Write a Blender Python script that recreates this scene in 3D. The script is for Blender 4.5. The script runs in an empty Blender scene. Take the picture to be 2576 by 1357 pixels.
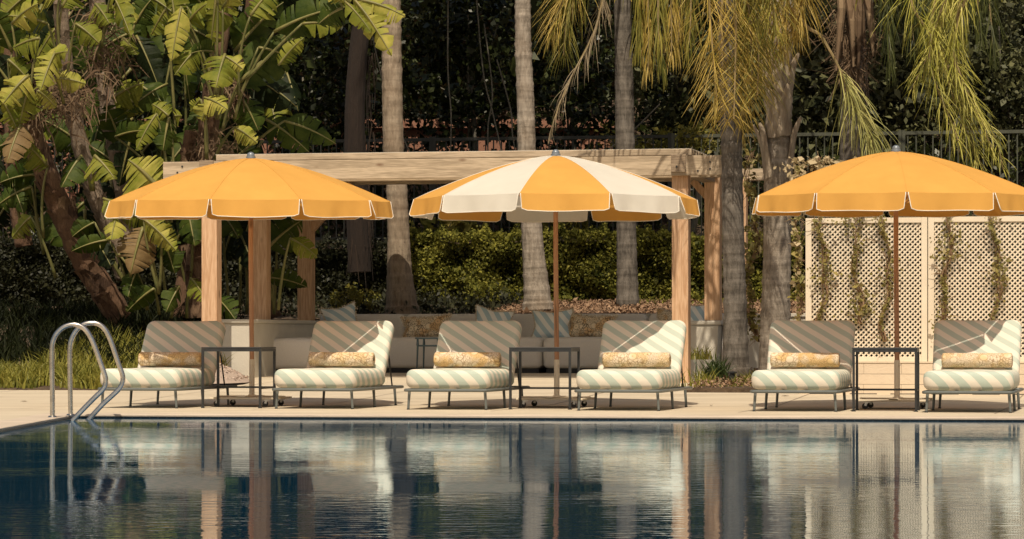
import bpy, bmesh, math, random
import numpy as np
from mathutils import Vector, Matrix
rnd = random.Random(7)
rng = np.random.default_rng(11)
SC = bpy.context.scene
COL = SC.collection
R = math.radians

# ------------------------------------------------------------ camera
FPX = 7728.0          # focal length in photo pixels (picture 2576 wide)
HZ = 850.0            # horizon row
CH = 0.65             # camera height above the front of the deck
cam = bpy.data.cameras.new("camera"); camo = bpy.data.objects.new("camera", cam); COL.objects.link(camo)
camo.location = (0, 0, CH); camo.rotation_euler = (R(90), 0, 0)
cam.sensor_width = 36; cam.lens = FPX / 2576 * 36; cam.shift_y = (HZ - 678.5) / 2576
cam.clip_start = 0.1; cam.clip_end = 3000
SC.camera = camo

# ------------------------------------------------------------ light
SUN_EL, SUN_AZ = 57.0, -3.0     # azimuth from straight behind the camera, to the left
sd = Vector((math.sin(R(SUN_AZ)) * math.cos(R(SUN_EL)), -math.cos(R(SUN_AZ)) * math.cos(R(SUN_EL)), math.sin(R(SUN_EL))))
sl = bpy.data.lights.new("sun", 'SUN'); sl.energy = 4.5; sl.angle = R(0.5); sl.color = (1.0, 0.87, 0.69)
so = bpy.data.objects.new("sun", sl); COL.objects.link(so)
so.rotation_euler = sd.to_track_quat('Z', 'Y').to_euler(); so.location = (0, 10, 30)
w = bpy.data.worlds.new("World"); SC.world = w; w.use_nodes = True
nt = w.node_tree; bg = nt.nodes['Background']
sky = nt.nodes.new('ShaderNodeTexSky'); sky.sky_type = 'NISHITA'; sky.sun_disc = False
sky.sun_elevation = R(SUN_EL); sky.sun_rotation = math.atan2(sd.x, sd.y); sky.dust_density = 3.0; sky.ozone_density = 0.6
warm = nt.nodes.new('ShaderNodeMix'); warm.data_type = 'RGBA'; warm.blend_type = 'MULTIPLY'; warm.inputs[0].default_value = 1.0
warm.inputs[7].default_value = (1.0, 0.87, 0.71, 1)
nt.links.new(sky.outputs[0], warm.inputs[6]); nt.links.new(warm.outputs[2], bg.inputs[0]); bg.inputs[1].default_value = 0.112
SC.view_settings.view_transform = 'Standard'; SC.view_settings.look = 'None'
SC.view_settings.exposure = -0.12; SC.view_settings.gamma = 1.0
SC.render.engine = 'CYCLES'
SC.cycles.use_denoising = True
SC.cycles.max_bounces = 6; SC.cycles.diffuse_bounces = 3; SC.cycles.glossy_bounces = 3; SC.cycles.transmission_bounces = 4
SC.cycles.transparent_max_bounces = 8
SC.cycles.caustics_reflective = False; SC.cycles.caustics_refractive = False
SC.cycles.sample_clamp_indirect = 4.0

# ------------------------------------------------------------ frames and helpers
TH = R(12.0)
CT, ST = math.cos(TH), math.sin(TH)
def W(s, t, z=0.0):           # garden frame (s along the pool edge, t away from it) to world
    return Vector((s * CT + t * ST, 28 - s * ST + t * CT, z))
def F(x, y):
    return (x * CT - (y - 28) * ST, x * ST + (y - 28) * CT)
def P(px, v, y):              # a photo pixel at distance y
    return Vector(((px - 1288) * y / FPX, y, CH + (HZ - v) * y / FPX))
def s_at(px, t):
    k = (px - 1288) / FPX
    return (k * (28 + t * CT) - t * ST) / (CT + k * ST)
def deckz(t):
    return 0.025 * min(max(t - 2, 0), 8)

class G:
    def __init__(s): s.v = []; s.f = []; s.m = []
    def add(s, vs, fs, m=0):
        n = len(s.v); s.v.extend([tuple(a) for a in vs]); s.f.extend([tuple(i + n for i in f) for f in fs]); s.m.extend([m] * len(fs)); return s
    def box(s, x0, x1, y0, y1, z0, z1, m=0, M=None):
        vs = [Vector((x, y, z)) for z in (z0, z1) for y in (y0, y1) for x in (x0, x1)]
        if M is not None: vs = [M @ a for a in vs]
        return s.add(vs, [(0, 2, 3, 1), (4, 5, 7, 6), (0, 1, 5, 4), (2, 6, 7, 3), (0, 4, 6, 2), (1, 3, 7, 5)], m)
    def bar(s, a, b, w_, h_, up=(0, 0, 1), m=0):     # box from a to b, w_ sideways, h_ along up
        a, b = Vector(a), Vector(b); d = (b - a).normalized(); up = Vector(up)
        sx = d.cross(up).normalized() if abs(d.dot(up.normalized())) < .99 else d.cross(Vector((1, 0, 0))).normalized()
        u = sx.cross(d).normalized()
        vs = [p + sx * i * w_ / 2 + u * j * h_ / 2 for p in (a, b) for i, j in ((-1, -1), (1, -1), (1, 1), (-1, 1))]
        return s.add(vs, [(3, 2, 1, 0), (4, 5, 6, 7), (0, 1, 5, 4), (1, 2, 6, 5), (2, 3, 7, 6), (3, 0, 4, 7)], m)
    def tube(s, pts, r, n=8, m=0, caps=True):
        pts = [Vector(p) for p in pts]; k = len(pts)
        rs = r if isinstance(r, (list, tuple)) else [r] * k
        T = [(pts[min(i + 1, k - 1)] - pts[max(i - 1, 0)]).normalized() for i in range(k)]
        u = T[0].cross(Vector((0.13, 0.97, 0.21))).normalized()
        vs = []
        for i in range(k):
            u = (u - T[i] * u.dot(T[i])).normalized(); vv = T[i].cross(u)
            for j in range(n):
                a = 2 * math.pi * j / n; vs.append(pts[i] + (u * math.cos(a) + vv * math.sin(a)) * rs[i])
        fs = [(i * n + j, i * n + (j + 1) % n, (i + 1) * n + (j + 1) % n, (i + 1) * n + j) for i in range(k - 1) for j in range(n)]
        if caps: fs.append(tuple(range(n - 1, -1, -1))); fs.append(tuple((k - 1) * n + j for j in range(n)))
        return s.add(vs, fs, m)
    def lathe(s, prof, n=16, m=0, c=(0, 0, 0)):
        vs = [(c[0] + r * math.cos(2 * math.pi * j / n), c[1] + r * math.sin(2 * math.pi * j / n), c[2] + z) for r, z in prof for j in range(n)]
        k = len(prof)
        fs = [(i * n + j, i * n + (j + 1) % n, (i + 1) * n + (j + 1) % n, (i + 1) * n + j) for i in range(k - 1) for j in range(n)]
        return s.add(vs, fs, m)
    def build(s, name, mats, parent=None, off=None, smooth=False, bevel=0.0, auto=None):
        me = bpy.data.meshes.new(name)
        vs = s.v if off is None else [(a[0] - off[0], a[1] - off[1], a[2] - off[2]) for a in s.v]
        me.from_pydata(vs, [], s.f)
        if not isinstance(mats, (list, tuple)): mats = [mats]
        for mm in mats: me.materials.append(mm)
        if len(mats) > 1: me.polygons.foreach_set('material_index', s.m)
        if smooth: me.polygons.foreach_set('use_smooth', [True] * len(s.f))
        me.validate(); me.update()
        if auto: me.set_sharp_from_angle(angle=R(auto))
        o = bpy.data.objects.new(name, me); COL.objects.link(o)
        if parent: o.parent = parent
        if bevel:
            b = o.modifiers.new('bevel', 'BEVEL'); b.width = bevel; b.segments = 2; b.limit_method = 'ANGLE'; b.angle_limit = R(40)
        return o

def tag(o, label, cat, group=None, kind=None):
    o['label'] = label; o['category'] = cat
    if group: o['group'] = group
    if kind: o['kind'] = kind
    return o
def empty(name, loc, rz=0):
    o = bpy.data.objects.new(name, None); COL.objects.link(o); o.location = loc; o.rotation_euler = (0, 0, rz); o.empty_display_size = .2
    return o
def struct(o, kind='structure'):
    o['kind'] = kind; return o
def copy_tree(o, parent=None):
    kids = [c for c in o.children]
    c = o.copy(); COL.objects.link(c); c.parent = parent
    for ch in kids: copy_tree(ch, c)
    return c

# ------------------------------------------------------------ materials
def mat(name, c1, c2=None, scale=5, stretch=(1, 1, 1), rough=.6, bump=0, bscale=None, island=None, trans=0, metal=0, spec=.5, detail=5, lo=.35, hi=.65, coords='Object', bstretch=None, rvar=0):
    m = bpy.data.materials.new(name); m.use_nodes = True; n = m.node_tree; N = n.nodes; L = n.links
    p = N['Principled BSDF']; p.inputs['Roughness'].default_value = rough; p.inputs['Metallic'].default_value = metal
    p.inputs['Specular IOR Level'].default_value = spec
    tc = N.new('ShaderNodeTexCoord')
    mp = N.new('ShaderNodeMapping'); mp.inputs['Scale'].default_value = stretch; L.new(tc.outputs[coords], mp.inputs['Vector'])
    col = None
    if c2 is not None:
        nz = N.new('ShaderNodeTexNoise'); nz.inputs['Scale'].default_value = scale; nz.inputs['Detail'].default_value = detail; nz.inputs['Roughness'].default_value = .6
        L.new(mp.outputs[0], nz.inputs['Vector'])
        mr = N.new('ShaderNodeMapRange'); mr.inputs[1].default_value = lo; mr.inputs[2].default_value = hi; L.new(nz.outputs[0], mr.inputs[0])
        mx = N.new('ShaderNodeMix'); mx.data_type = 'RGBA'; mx.inputs[6].default_value = (*c1, 1); mx.inputs[7].default_value = (*c2, 1)
        L.new(mr.outputs[0], mx.inputs[0]); col = mx.outputs[2]
    else:
        rgb = N.new('ShaderNodeRGB'); rgb.outputs[0].default_value = (*c1, 1); col = rgb.outputs[0]
    if island is not None:
        g = N.new('ShaderNodeNewGeometry')
        cr = N.new('ShaderNodeValToRGB'); cr.color_ramp.interpolation = 'LINEAR'
        els = cr.color_ramp.elements
        els[0].color = (*island[0], 1); els[0].position = 0; els[1].color = (*island[-1], 1); els[1].position = 1
        for i, c in enumerate(island[1:-1]): e = els.new((i + 1) / (len(island) - 1)); e.color = (*c, 1)
        L.new(g.outputs['Random Per Island'], cr.inputs[0])
        mx2 = N.new('ShaderNodeMix'); mx2.data_type = 'RGBA'; mx2.inputs[0].default_value = .6
        L.new(col, mx2.inputs[6]); L.new(cr.outputs[0], mx2.inputs[7]); col = mx2.outputs[2]
    L.new(col, p.inputs['Base Color'])
    if rvar:
        r2 = N.new('ShaderNodeTexNoise'); r2.inputs['Scale'].default_value = scale * 2; L.new(mp.outputs[0], r2.inputs['Vector'])
        r3 = N.new('ShaderNodeMapRange'); r3.inputs[3].default_value = rough - rvar; r3.inputs[4].default_value = rough + rvar
        L.new(r2.outputs[0], r3.inputs[0]); L.new(r3.outputs[0], p.inputs['Roughness'])
    if bump:
        bn = N.new('ShaderNodeTexNoise'); bn.inputs['Scale'].default_value = bscale or scale * 3; bn.inputs['Detail'].default_value = 6
        if bstretch:
            mp2 = N.new('ShaderNodeMapping'); mp2.inputs['Scale'].default_value = bstretch; L.new(tc.outputs[coords], mp2.inputs['Vector']); L.new(mp2.outputs[0], bn.inputs['Vector'])
        else: L.new(mp.outputs[0], bn.inputs['Vector'])
        bu = N.new('ShaderNodeBump'); bu.inputs['Strength'].default_value = min(bump, 1.0); bu.inputs['Distance'].default_value = .02 * max(1, bump)
        L.new(bn.outputs[0], bu.inputs['Height']); L.new(bu.outputs[0], p.inputs['Normal'])
    if trans:
        tr = N.new('ShaderNodeBsdfTranslucent'); L.new(col, tr.inputs['Color'])
        ms = N.new('ShaderNodeMixShader'); ms.inputs[0].default_value = trans
        L.new(p.outputs[0], ms.inputs[1]); L.new(tr.outputs[0], ms.inputs[2]); L.new(ms.outputs[0], N['Material Output'].inputs['Surface'])
    m['col'] = 1
    return m

def stripe_mat(name, ca, cb, vec, period, rough=.85, warp=0.0):
    m = bpy.data.materials.new(name); m.use_nodes = True; n = m.node_tree; N = n.nodes; L = n.links
    p = N['Principled BSDF']; p.inputs['Roughness'].default_value = rough; p.inputs['Specular IOR Level'].default_value = .2
    tc = N.new('ShaderNodeTexCoord')
    d = N.new('ShaderNodeVectorMath'); d.operation = 'DOT_PRODUCT'; d.inputs[1].default_value = vec; L.new(tc.outputs['Object'], d.inputs[0])
    nz = N.new('ShaderNodeTexNoise'); nz.inputs['Scale'].default_value = 60; L.new(tc.outputs['Object'], nz.inputs['Vector'])
    nz2 = N.new('ShaderNodeTexNoise'); nz2.inputs['Scale'].default_value = 3; L.new(tc.outputs['Object'], nz2.inputs['Vector'])
    a = N.new('ShaderNodeMath'); a.operation = 'MULTIPLY_ADD'; a.inputs[1].default_value = .006; L.new(nz.outputs[0], a.inputs[0]); L.new(d.outputs['Value'], a.inputs[2])
    a2 = N.new('ShaderNodeMath'); a2.operation = 'MULTIPLY_ADD'; a2.inputs[1].default_value = .03; L.new(nz2.outputs[0], a2.inputs[0]); L.new(a.outputs[0], a2.inputs[2])
    k = N.new('ShaderNodeMath'); k.operation = 'MULTIPLY'; k.inputs[1].default_value = 2 * math.pi / period; L.new(a2.outputs[0], k.inputs[0])
    sn = N.new('ShaderNodeMath'); sn.operation = 'SINE'; L.new(k.outputs[0], sn.inputs[0])
    mr = N.new('ShaderNodeMapRange'); mr.inputs[1].default_value = -.12; mr.inputs[2].default_value = .12; L.new(sn.outputs[0], mr.inputs[0])
    mx = N.new('ShaderNodeMix'); mx.data_type = 'RGBA'; mx.inputs[6].default_value = (*ca, 1); mx.inputs[7].default_value = (*cb, 1)
    L.new(mr.outputs[0], mx.inputs[0]); L.new(mx.outputs[2], p.inputs['Base Color'])
    wv = N.new('ShaderNodeTexNoise'); wv.inputs['Scale'].default_value = 14; L.new(tc.outputs['Object'], wv.inputs['Vector'])
    bu = N.new('ShaderNodeBump'); bu.inputs['Strength'].default_value = .25; bu.inputs['Distance'].default_value = .01; L.new(wv.outputs[0], bu.inputs['Height']); L.new(bu.outputs[0], p.inputs['Normal'])
    return m

def coral_mat(name, base, ochre, line, sc=32, seed=0.0, dark=.75):
    m = bpy.data.materials.new(name); m.use_nodes = True; n = m.node_tree; N = n.nodes; L = n.links
    p = N['Principled BSDF']; p.inputs['Roughness'].default_value = .85; p.inputs['Specular IOR Level'].default_value = .2
    tc = N.new('ShaderNodeTexCoord'); mp = N.new('ShaderNodeMapping'); mp.inputs['Location'].default_value = (seed, seed * .7, seed * .3); L.new(tc.outputs['Object'], mp.inputs[0])
    wn = N.new('ShaderNodeTexNoise'); wn.inputs['Scale'].default_value = 7; L.new(mp.outputs[0], wn.inputs['Vector'])
    ad = N.new('ShaderNodeMix'); ad.data_type = 'VECTOR'; ad.inputs[0].default_value = .1; L.new(mp.outputs[0], ad.inputs[4]); L.new(wn.outputs['Color'], ad.inputs[5])
    va = N.new('ShaderNodeTexVoronoi'); va.feature = 'DISTANCE_TO_EDGE'; va.inputs['Scale'].default_value = sc; L.new(ad.outputs[1], va.inputs['Vector'])
    vb = N.new('ShaderNodeTexVoronoi'); vb.feature = 'DISTANCE_TO_EDGE'; vb.inputs['Scale'].default_value = sc * 2.1; L.new(ad.outputs[1], vb.inputs['Vector'])
    vc = N.new('ShaderNodeTexVoronoi'); vc.feature = 'F1'; vc.inputs['Scale'].default_value = 7.5; L.new(mp.outputs[0], vc.inputs['Vector'])
    zone = N.new('ShaderNodeMath'); zone.operation = 'GREATER_THAN'; zone.inputs[1].default_value = .5; zn = N.new('ShaderNodeTexNoise'); zn.inputs['Scale'].default_value = 6; L.new(mp.outputs[0], zn.inputs['Vector']); L.new(zn.outputs[0], zone.inputs[0])
    sel = N.new('ShaderNodeMix'); sel.data_type = 'FLOAT'; L.new(zone.outputs[0], sel.inputs[0]); L.new(va.outputs['Distance'], sel.inputs[2]); L.new(vb.outputs['Distance'], sel.inputs[3])
    ln = N.new('ShaderNodeMapRange'); ln.inputs[1].default_value = .02; ln.inputs[2].default_value = .13; ln.inputs[3].default_value = dark; ln.inputs[4].default_value = 0; L.new(sel.outputs[0], ln.inputs[0])
    # rings of the large rosettes
    ws = N.new('ShaderNodeMath'); ws.operation = 'MULTIPLY'; ws.inputs[1].default_value = 26; L.new(vc.outputs['Distance'], ws.inputs[0])
    sn = N.new('ShaderNodeMath'); sn.operation = 'SINE'; L.new(ws.outputs[0], sn.inputs[0])
    rg = N.new('ShaderNodeMapRange'); rg.inputs[1].default_value = .55; rg.inputs[2].default_value = .95; rg.inputs[3].default_value = 0; rg.inputs[4].default_value = .55; L.new(sn.outputs[0], rg.inputs[0])
    disk = N.new('ShaderNodeMapRange'); disk.inputs[1].default_value = .30; disk.inputs[2].default_value = .36; disk.inputs[3].default_value = 1; disk.inputs[4].default_value = 0; L.new(vc.outputs['Distance'], disk.inputs[0])
    on = N.new('ShaderNodeTexNoise'); on.inputs['Scale'].default_value = 9; L.new(mp.outputs[0], on.inputs['Vector'])
    om = N.new('ShaderNodeMapRange'); om.inputs[1].default_value = .45; om.inputs[2].default_value = .6; L.new(on.outputs[0], om.inputs[0])
    m1 = N.new('ShaderNodeMix'); m1.data_type = 'RGBA'; m1.inputs[6].default_value = (*base, 1); m1.inputs[7].default_value = (*ochre, 1); L.new(om.outputs[0], m1.inputs[0])
    lm = N.new('ShaderNodeMix'); lm.data_type = 'FLOAT'; L.new(disk.outputs[0], lm.inputs[0]); L.new(ln.outputs[0], lm.inputs[2]); L.new(rg.outputs[0], lm.inputs[3])
    m2 = N.new('ShaderNodeMix'); m2.data_type = 'RGBA'; L.new(lm.outputs[0], m2.inputs[0]); L.new(m1.outputs[2], m2.inputs[6]); m2.inputs[7].default_value = (*line, 1)
    L.new(m2.outputs[2], p.inputs['Base Color'])
    return m

def trunk_mat(name, ca, cb, ring=22.0, seed=0):
    m = bpy.data.materials.new(name); m.use_nodes = True; n = m.node_tree; N = n.nodes; L = n.links
    p = N['Principled BSDF']; p.inputs['Roughness'].default_value = .85; p.inputs['Specular IOR Level'].default_value = .2
    tc = N.new('ShaderNodeTexCoord'); mp = N.new('ShaderNodeMapping'); mp.inputs['Scale'].default_value = (9, 9, 2.2); mp.inputs['Location'].default_value = (seed, seed, seed); L.new(tc.outputs['Object'], mp.inputs[0])
    nz = N.new('ShaderNodeTexNoise'); nz.inputs['Scale'].default_value = 2.2; nz.inputs['Detail'].default_value = 9; nz.inputs['Roughness'].default_value = .7; L.new(mp.outputs[0], nz.inputs['Vector'])
    mp2 = N.new('ShaderNodeMapping'); mp2.inputs['Scale'].default_value = (1.2, 1.2, ring); L.new(tc.outputs['Object'], mp2.inputs[0])
    n2 = N.new('ShaderNodeTexNoise'); n2.inputs['Scale'].default_value = 1.0; n2.inputs['Detail'].default_value = 4; L.new(mp2.outputs[0], n2.inputs['Vector'])
    a = N.new('ShaderNodeMath'); a.operation = 'MULTIPLY_ADD'; a.inputs[1].default_value = .55; L.new(n2.outputs[0], a.inputs[0]); L.new(nz.outputs[0], a.inputs[2])
    mr = N.new('ShaderNodeMapRange'); mr.inputs[1].default_value = .62; mr.inputs[2].default_value = .95; L.new(a.outputs[0], mr.inputs[0])
    mx = N.new('ShaderNodeMix'); mx.data_type = 'RGBA'; mx.inputs[6].default_value = (*ca, 1); mx.inputs[7].default_value = (*cb, 1); L.new(mr.outputs[0], mx.inputs[0])
    # soft brown and mossy patches
    n3 = N.new('ShaderNodeTexNoise'); n3.inputs['Scale'].default_value = 1.6; L.new(tc.outputs['Object'], n3.inputs['Vector'])
    r3 = N.new('ShaderNodeMapRange'); r3.inputs[1].default_value = .5; r3.inputs[2].default_value = .75; r3.inputs[4].default_value = .5; L.new(n3.outputs[0], r3.inputs[0])
    m3 = N.new('ShaderNodeMix'); m3.data_type = 'RGBA'; m3.inputs[7].default_value = (ca[0] * .9, ca[1] * .7, ca[2] * .5, 1); L.new(r3.outputs[0], m3.inputs[0]); L.new(mx.outputs[2], m3.inputs[6])
    L.new(m3.outputs[2], p.inputs['Base Color'])
    bu = N.new('ShaderNodeBump'); bu.inputs['Strength'].default_value = .8; bu.inputs['Distance'].default_value = .03; L.new(a.outputs[0], bu.inputs['Height']); L.new(bu.outputs[0], p.inputs['Normal'])
    return m

def wood_mat(name, ca, cb, axis, knot=(.16, .09, .05), seed=0, grain=1.0):
    m = bpy.data.materials.new(name); m.use_nodes = True; n = m.node_tree; N = n.nodes; L = n.links
    p = N['Principled BSDF']; p.inputs['Roughness'].default_value = .75; p.inputs['Specular IOR Level'].default_value = .25
    tc = N.new('ShaderNodeTexCoord')
    sc = [9, 9, 9]; sc[axis] = .55
    oi = N.new('ShaderNodeObjectInfo'); cmb = N.new('ShaderNodeVectorMath'); cmb.operation = 'MULTIPLY_ADD'; cmb.inputs[1].default_value = (1, 1, 1)
    rv = N.new('ShaderNodeMath'); rv.operation = 'MULTIPLY'; rv.inputs[1].default_value = 13.0; L.new(oi.outputs['Random'], rv.inputs[0])
    L.new(tc.outputs['Object'], cmb.inputs[0]); L.new(rv.outputs[0], cmb.inputs[2])
    mp = N.new('ShaderNodeMapping'); mp.inputs['Scale'].default_value = sc; L.new(cmb.outputs[0], mp.inputs[0])
    nz = N.new('ShaderNodeTexNoise'); nz.inputs['Scale'].default_value = 1.6; nz.inputs['Detail'].default_value = 3; L.new(mp.outputs[0], nz.inputs['Vector'])
    k = N.new('ShaderNodeMath'); k.operation = 'MULTIPLY'; k.inputs[1].default_value = 42 * grain; L.new(nz.outputs[0], k.inputs[0])
    sn = N.new('ShaderNodeMath'); sn.operation = 'SINE'; L.new(k.outputs[0], sn.inputs[0])
    fn = N.new('ShaderNodeTexNoise'); fn.inputs['Scale'].default_value = 14; fn.inputs['Detail'].default_value = 8; L.new(mp.outputs[0], fn.inputs['Vector'])
    a = N.new('ShaderNodeMath'); a.operation = 'MULTIPLY_ADD'; a.inputs[1].default_value = .16; L.new(sn.outputs[0], a.inputs[0]); L.new(fn.outputs[0], a.inputs[2])
    mr = N.new('ShaderNodeMapRange'); mr.inputs[1].default_value = .3; mr.inputs[2].default_value = .72; L.new(a.outputs[0], mr.inputs[0])
    mx = N.new('ShaderNodeMix'); mx.data_type = 'RGBA'; mx.inputs[6].default_value = (*ca, 1); mx.inputs[7].default_value = (*cb, 1); L.new(mr.outputs[0], mx.inputs[0])
    sc2 = [3.2, 3.2, 3.2]; sc2[axis] = 1.3
    mp3 = N.new('ShaderNodeMapping'); mp3.inputs['Scale'].default_value = sc2; L.new(cmb.outputs[0], mp3.inputs[0])
    vo = N.new('ShaderNodeTexVoronoi'); vo.inputs['Scale'].default_value = 1.5; L.new(mp3.outputs[0], vo.inputs['Vector'])
    kr = N.new('ShaderNodeMapRange'); kr.inputs[1].default_value = .05; kr.inputs[2].default_value = .13; kr.inputs[3].default_value = .8; kr.inputs[4].default_value = 0; L.new(vo.outputs['Distance'], kr.inputs[0])
    m2 = N.new('ShaderNodeMix'); m2.data_type = 'RGBA'; m2.inputs[7].default_value = (*knot, 1); L.new(kr.outputs[0], m2.inputs[0]); L.new(mx.outputs[2], m2.inputs[6])
    # weather checks: thin dark splits
    sc4 = [26, 26, 26]; sc4[axis] = .8
    mp4 = N.new('ShaderNodeMapping'); mp4.inputs['Scale'].default_value = sc4; L.new(cmb.outputs[0], mp4.inputs[0])
    n4 = N.new('ShaderNodeTexNoise'); n4.inputs['Scale'].default_value = 1.0; n4.inputs['Detail'].default_value = 2; L.new(mp4.outputs[0], n4.inputs['Vector'])
    r4 = N.new('ShaderNodeMapRange'); r4.inputs[1].default_value = .70; r4.inputs[2].default_value = .76; r4.inputs[4].default_value = .65; L.new(n4.outputs[0], r4.inputs[0])
    m4 = N.new('ShaderNodeMix'); m4.data_type = 'RGBA'; m4.inputs[7].default_value = (knot[0] * .6, knot[1] * .6, knot[2] * .6, 1); L.new(r4.outputs[0], m4.inputs[0]); L.new(m2.outputs[2], m4.inputs[6])
    L.new(m4.outputs[2], p.inputs['Base Color'])
    bu = N.new('ShaderNodeBump'); bu.inputs['Strength'].default_value = .35; bu.inputs['Distance'].default_value = .008; L.new(a.outputs[0], bu.inputs['Height']); L.new(bu.outputs[0], p.inputs['Normal'])
    return m

M = {}
M['deck'] = mat('sandy concrete', (.61, .53, .40), (.50, .425, .31), scale=.8, rough=.8, bump=.25, bscale=90, detail=8, stretch=(1, 3, 1))
M['coping'] = mat('pale coping stone', (.62, .52, .41), (.50, .42, .33), scale=2.2, rough=.7, bump=.2, bscale=40, detail=7)
M['soil'] = mat('dark soil and mulch', (.055, .036, .022), (.11, .075, .045), scale=7, rough=.95, bump=1, bscale=30)
M['mulch'] = mat('bark mulch', (.20, .115, .07), (.34, .22, .14), scale=20, rough=.95, island=[(.10, .06, .035), (.30, .19, .12), (.42, .29, .19)], spec=.1)
M['pebble'] = mat('pinkish gravel', (.34, .27, .22), (.50, .40, .33), scale=30, rough=.9, island=[(.2, .15, .12), (.55, .44, .36)])
M['frame'] = mat('grey green powder coat', (.115, .13, .125), (.135, .15, .145), scale=8, rough=.42, spec=.5)
M['black'] = mat('black metal', (.016, .018, .02), (.03, .032, .034), scale=8, rough=.38)
M['steel'] = mat('brushed stainless', (.62, .59, .54), (.44, .42, .39), scale=9, stretch=(1, 1, 3), rough=.26, metal=1, rvar=.1)
M['seat'] = stripe_mat('sage stripe seat cloth', (.72, .67, .57), (.45, .52, .45), (1, 1.0, .95), .187)
M['back'] = stripe_mat('sage stripe back cloth', (.74, .68, .58), (.47, .53, .46), (1, .86, 1.05), .180)
M['bolster'] = [coral_mat('coral print cloth %d' % i, (.72, .60, .44), ((.66, .46, .22), (.68, .52, .30))[i % 2], (.22, .12, .05), 40, i * 3.7, .72) for i in range(6)]
M['scatter'] = coral_mat('faded coral print', (.78, .66, .47), (.68, .46, .24), (.07, .04, .02), 26, 9.1, .85)
M['bluestripe'] = stripe_mat('blue stripe cloth', (.88, .88, .82), (.46, .60, .65), (1, 0, .85), .15)
M['fringe'] = mat('cream fringe', (.66, .57, .42), (.78, .68, .52), scale=40, rough=.95, island=[(.34, .26, .17), (.66, .57, .43)])
M['orange'] = mat('orange canvas', (.72, .395, .095), (.67, .36, .085), scale=3, rough=.8, trans=.2, bump=.15, bscale=6, spec=.15)
M['white'] = mat('off white canvas', (.73, .70, .62), (.68, .65, .57), scale=3, rough=.8, trans=.22, bump=.15, bscale=6, spec=.15)
M['cloth'] = mat('added shade and fill sheet', (.80, .76, .68), (.76, .72, .64), scale=3, rough=.9, trans=.55)  # for the sheet added to light the sofa softly from above
M['piping'] = mat('white piping', (.80, .76, .66), rough=.7)
M['teak'] = wood_mat('teak pole', (.42, .215, .115), (.52, .29, .165), 2, grain=.6)
M['cream'] = mat('cream metal', (.80, .71, .55), (.74, .65, .50), scale=6, rough=.5)
M['rubber'] = mat('caster rubber', (.03, .03, .03), (.06, .055, .05), scale=20, rough=.6)
M['chrome'] = mat('dull chrome', (.55, .55, .55), rough=.3, metal=1)
M['finial'] = mat('blue grey finial', (.16, .19, .22), (.22, .25, .28), scale=10, rough=.35, metal=.3)
M['wood_v'] = wood_mat('cedar post', (.50, .30, .17), (.68, .46, .29), 2)
M['wood_h'] = wood_mat('weathered beam', (.35, .275, .19), (.56, .45, .32), 0, grain=.45)
M['wood_end'] = wood_mat('weathered end grain', (.22, .165, .115), (.34, .26, .18), 0)
M['sofa'] = mat('taupe woven cloth', (.72, .68, .62), (.77, .73, .66), scale=60, rough=.95, bump=.3, bscale=240, spec=.15)
M['plinth'] = mat('dark plinth', (.02, .02, .02), rough=.7)
M['wall'] = mat('pale render', (.62, .58, .49), (.54, .50, .42), scale=2.4, rough=.85, bump=.15, bscale=60, detail=8)
M['bluetab'] = mat('blue grey enamel', (.09, .135, .15), (.11, .16, .175), scale=6, rough=.4)
M['lattice'] = mat('cream painted lattice', (.82, .72, .56), (.74, .645, .50), scale=3, rough=.65)
M['block'] = mat('painted block', (.72, .60, .45), (.64, .53, .40), scale=2.4, rough=.8, bump=.2, bscale=40)
M['joint'] = mat('mortar joint', (.27, .215, .155), rough=.9)
M['fence'] = mat('shade-dark railing', (.012, .013, .010), (.02, .021, .016), scale=8, rough=.5)  # same railing; shade on the left part put into a darker colour
M['fencelit'] = mat('olive railing', (.06, .065, .045), (.08, .085, .06), scale=8, rough=.5)  # same railing; sunlight on the right part put into a lighter colour
M['terra'] = mat('terracotta render', (.34, .165, .105), (.28, .135, .088), scale=1.4, rough=.9, bump=.3, bscale=20)
M['tile'] = mat('dark blue pool tile', (.008, .014, .022), (.016, .028, .038), scale=5, rough=.25)
M['grout'] = mat('tile grout', (.09, .10, .10), rough=.8)
# foliage
def leafmat(n, cs, tr=.25, rough=.55, c2=None, sc=1.2, spec=.3):
    return mat(n, cs[0], c2 or cs[-1], scale=sc, rough=rough, island=cs, trans=tr, spec=spec)
M['ivy'] = leafmat('shade-dark ivy leaves', [(.001, .003, .001), (.004, .008, .002), (.05, .062, .014)], .05, .38, spec=.22)  # shade of the bank put into near-black leaf colours, highlights into the palest
M['ivylit'] = leafmat('sage leaves', [(.008, .012, .005), (.04, .05, .018), (.18, .18, .075)], .12)  # sage leaf, with sunlight on the right bank put into the colour
M['yellowleaf'] = leafmat('yellow green leaves', [(.11, .12, .02), (.20, .19, .03), (.30, .24, .05)], .3)
M['hedge'] = leafmat('hedge leaves', [(.010, .017, .003), (.07, .085, .012), (.36, .33, .06)], .2, spec=.12, sc=2.0)  # dark patches and gold highlights put into the per-leaf colours
M['hedgedark'] = leafmat('shaded hedge leaves', [(.004, .006, .002), (.012, .015, .005), (.045, .045, .015)], .1)  # darker copy: shade on the hedge put into the leaf colour
M['core'] = mat('dark shade core', (.008, .010, .005), (.015, .015, .008), scale=3, rough=1, spec=0)  # near-black filler; its colour stands for the shade between leaves
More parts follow.
